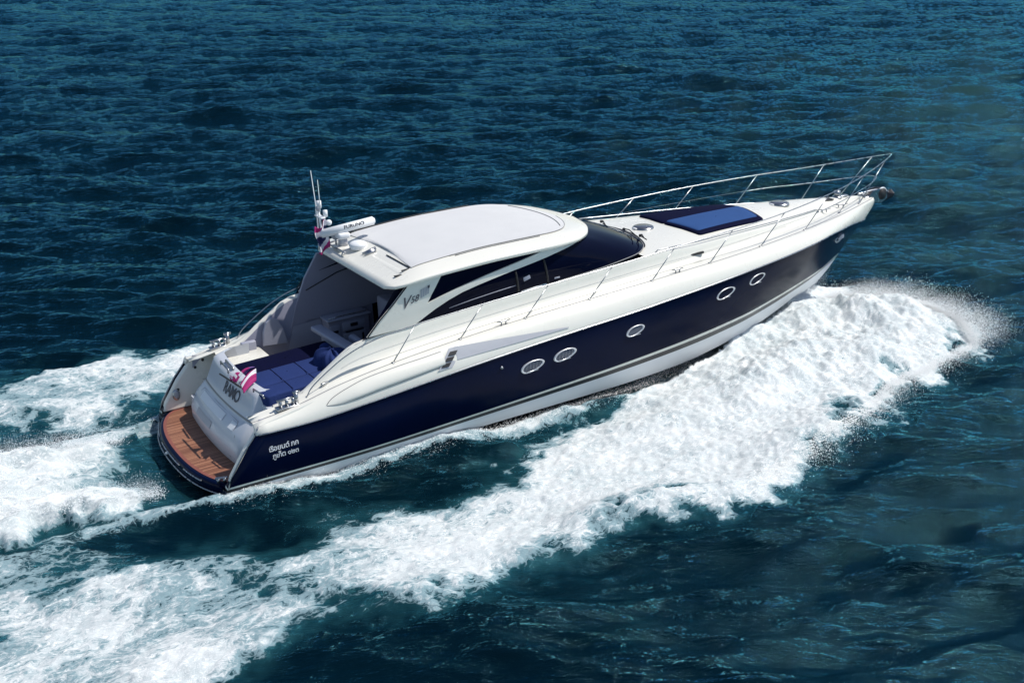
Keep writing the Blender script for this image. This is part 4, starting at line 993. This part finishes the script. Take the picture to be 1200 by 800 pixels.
    b2 = N(t, 'ShaderNodeBump', Strength=.85, Distance=.028); L(hgt, b2.inputs['Height'])
    dif = N(t, 'ShaderNodeBsdfDiffuse'); L(ac.outputs[2], dif.inputs['Color'])
    glo = N(t, 'ShaderNodeBsdfGlossy', Roughness=.07); glo.inputs['Color'].default_value = (.27, .82, 1.0, 1); L(b1.outputs[0], glo.inputs['Normal'])
    fr = N(t, 'ShaderNodeFresnel', IOR=1.333); L(b1.outputs[0], fr.inputs['Normal'])
    ms = N(t, 'ShaderNodeMixShader'); L(fr.outputs[0], ms.inputs[0]); L(dif.outputs[0], ms.inputs[1]); L(glo.outputs[0], ms.inputs[2])
    L(fcol.outputs[2], p.inputs['Base Color']); p.inputs['Roughness'].default_value = .8; p.inputs['Specular IOR Level'].default_value = .2; L(b2.outputs[0], p.inputs['Normal'])
    p.inputs['Subsurface Weight'].default_value = .25; p.inputs['Subsurface Radius'].default_value = (1, 1, 1); p.inputs['Subsurface Scale'].default_value = .10
    mf = N(t, 'ShaderNodeMixShader'); L(mask, mf.inputs[0]); L(ms.outputs[0], mf.inputs[1]); L(p.outputs[0], mf.inputs[2])
    L(mf.outputs[0], t.nodes['Material Output'].inputs['Surface'])
    return m
SEA = sea_material()
cellfoam = dens[:-1, :-1] > .02
o = mesh_from('sea', ~cellfoam, SEA); tag(o, kind='structure')
o = mesh_from('wake_foam', cellfoam, SEA); tag(o, 'white churned foam and wake trailing beside and behind the yacht', 'wake foam', kind='stuff')

# flying spray: droplets torn off the bow wave, the chine and the propeller wash
def droplets(P, rad_, name):
    n = len(P); base = np.array([(1, 1, 1), (1, -1, -1), (-1, 1, -1), (-1, -1, 1)], float) * .8
    tri = np.array([(0, 1, 2), (0, 3, 1), (0, 2, 3), (1, 3, 2)])
    ax = rng.normal(size=(n, 3)); st = 1 + .9 * rng.random((n, 1, 1)) * np.array([1, .2, .6])
    co = P[:, None, :] + base[None] * rad_[:, None, None] * st
    me = bpy.data.meshes.new(name); me.vertices.add(n * 4); me.vertices.foreach_set('co', co.astype(np.float32).ravel())
    F = (tri[None] + (np.arange(n) * 4)[:, None, None]).reshape(-1).astype(np.int32)
    me.loops.add(len(F)); me.loops.foreach_set('vertex_index', F); me.polygons.add(len(F) // 3)
    me.polygons.foreach_set('loop_start', np.arange(0, len(F), 3, dtype=np.int32)); me.polygons.foreach_set('loop_total', np.full(len(F) // 3, 3, np.int32))
    me.polygons.foreach_set('use_smooth', np.ones(len(F) // 3, bool)); me.update()
    me.materials.append(DROP)
    o = bpy.data.objects.new(name, me); S.collection.objects.link(o); return o
DROP = plain('spray_drops', (.74, .76, .78), .4, noise=.03)
_t = DROP.node_tree; _L = _t.links.new
_a = N(_t, 'ShaderNodeBsdfDiffuse'); _c = N(_t, 'ShaderNodeBsdfTranslucent'); _x = N(_t, 'ShaderNodeBsdfTransparent')
for _q, _z in ((_a, 1), (_c, -1)):
    _n = N(_t, 'ShaderNodeCombineXYZ'); _n.inputs[2].default_value = _z; _L(_n.outputs[0], _q.inputs['Normal']); _q.inputs['Color'].default_value = (.70, .72, .74, 1)
_s = N(_t, 'ShaderNodeAddShader'); _L(_a.outputs[0], _s.inputs[0]); _L(_c.outputs[0], _s.inputs[1])
_m = N(_t, 'ShaderNodeMixShader'); _m.inputs[0].default_value = .38; _L(_s.outputs[0], _m.inputs[1]); _L(_x.outputs[0], _m.inputs[2]); _L(_m.outputs[0], _t.nodes['Material Output'].inputs['Surface'])
def surf(x, y):
    i = np.clip(np.searchsorted(XA, x), 0, len(XA) - 1); j = np.clip(np.searchsorted(YA, y), 0, len(YA) - 1); return Z[j, i]
def cloud(n, curve, spread, up, dirv, rmin, rmax, sgn=1, ex=1.6):
    t = rng.random(n); c = np.array(curve, float); L_ = np.linspace(0, 1, len(c)); base = np.stack([np.interp(t, L_, c[:, k]) for k in range(3)], 1)
    d = rng.random(n) ** ex
    # ragged fingers: the reach varies along the curve
    reach = np.interp(t * 40 % 40, np.arange(41), .35 + .9 * rng.random(41))
    P = base + np.array(dirv) * (d * reach)[:, None] * spread + rng.normal(size=(n, 3)) * np.array([.13, .13, .07]) * (.5 + d[:, None])
    P[:, 2] += up * np.sin(np.pi * np.clip(d, 0, 1) * .8) * reach * rng.random(n)
    P[:, 1] *= sgn
    P[:, 2] = np.maximum(P[:, 2], surf(P[:, 0], P[:, 1]) + .01)
    return P, rmin + (rmax - rmin) * rng.random(n) ** 3 * (1.1 - .7 * d)
parts = []
for sgn in (1, -1):
    q = 1 if sgn == 1 else .35
    K = lambda n: int(n * q)
    B0 = [(15.6, -.2, .35), (16.4, -.5, .5), (17.0, -1.2, .55), (17.5, -2.2, .5), (17.7, -3.0, .35), (17.2, -3.9, .15)]
    parts.append(cloud(K(120000), B0, .95, .32, (.75, -.55, .05), .0012, .006, sgn, 1.9))
    parts.append(cloud(K(8000), B0, 1.0, .45, (.75, -.5, .1), .002, .010, sgn, 1.4))
    parts.append(cloud(K(30000), [(17.2, -3.9, .12), (15.2, -4.3, .12), (13.6, -4.6, .2), (12.2, -5.3, .12), (10.4, -5.8, .1), (8, -6.5, .05)], .55, .14, (.3, -.8, .0), .002, .009, sgn, 2.4))
    parts.append(cloud(K(14000), [(-.2, -1.95, .05), (3, -2.05, .1), (6, -2.05, .15), (9, -1.85, .2), (11.5, -1.2, .25)], .30, .05, (-.2, -.9, .0), .002, .007, sgn, 2.2))
    parts.append(cloud(22000, [(-1.0, -1.3, .15), (-2, -1.3, .3), (-3.5, -1.2, .4), (-5, -1.0, .4)], .45, .18, (-.5, .15, .5), .0015, .006, sgn, 1.8))
parts.append(cloud(14000, [(-3, -.8, .3), (-4, 0, .3), (-3, .8, .3)], .9, .3, (-.4, 0, .5), .0015, .006))
P = np.concatenate([a for a, b in parts]); r_ = np.concatenate([b for a, b in parts])
o = droplets(P, r_, 'spray'); tag(o, 'white droplets of spray flying off the bow wave and propeller wash', 'spray', kind='stuff')
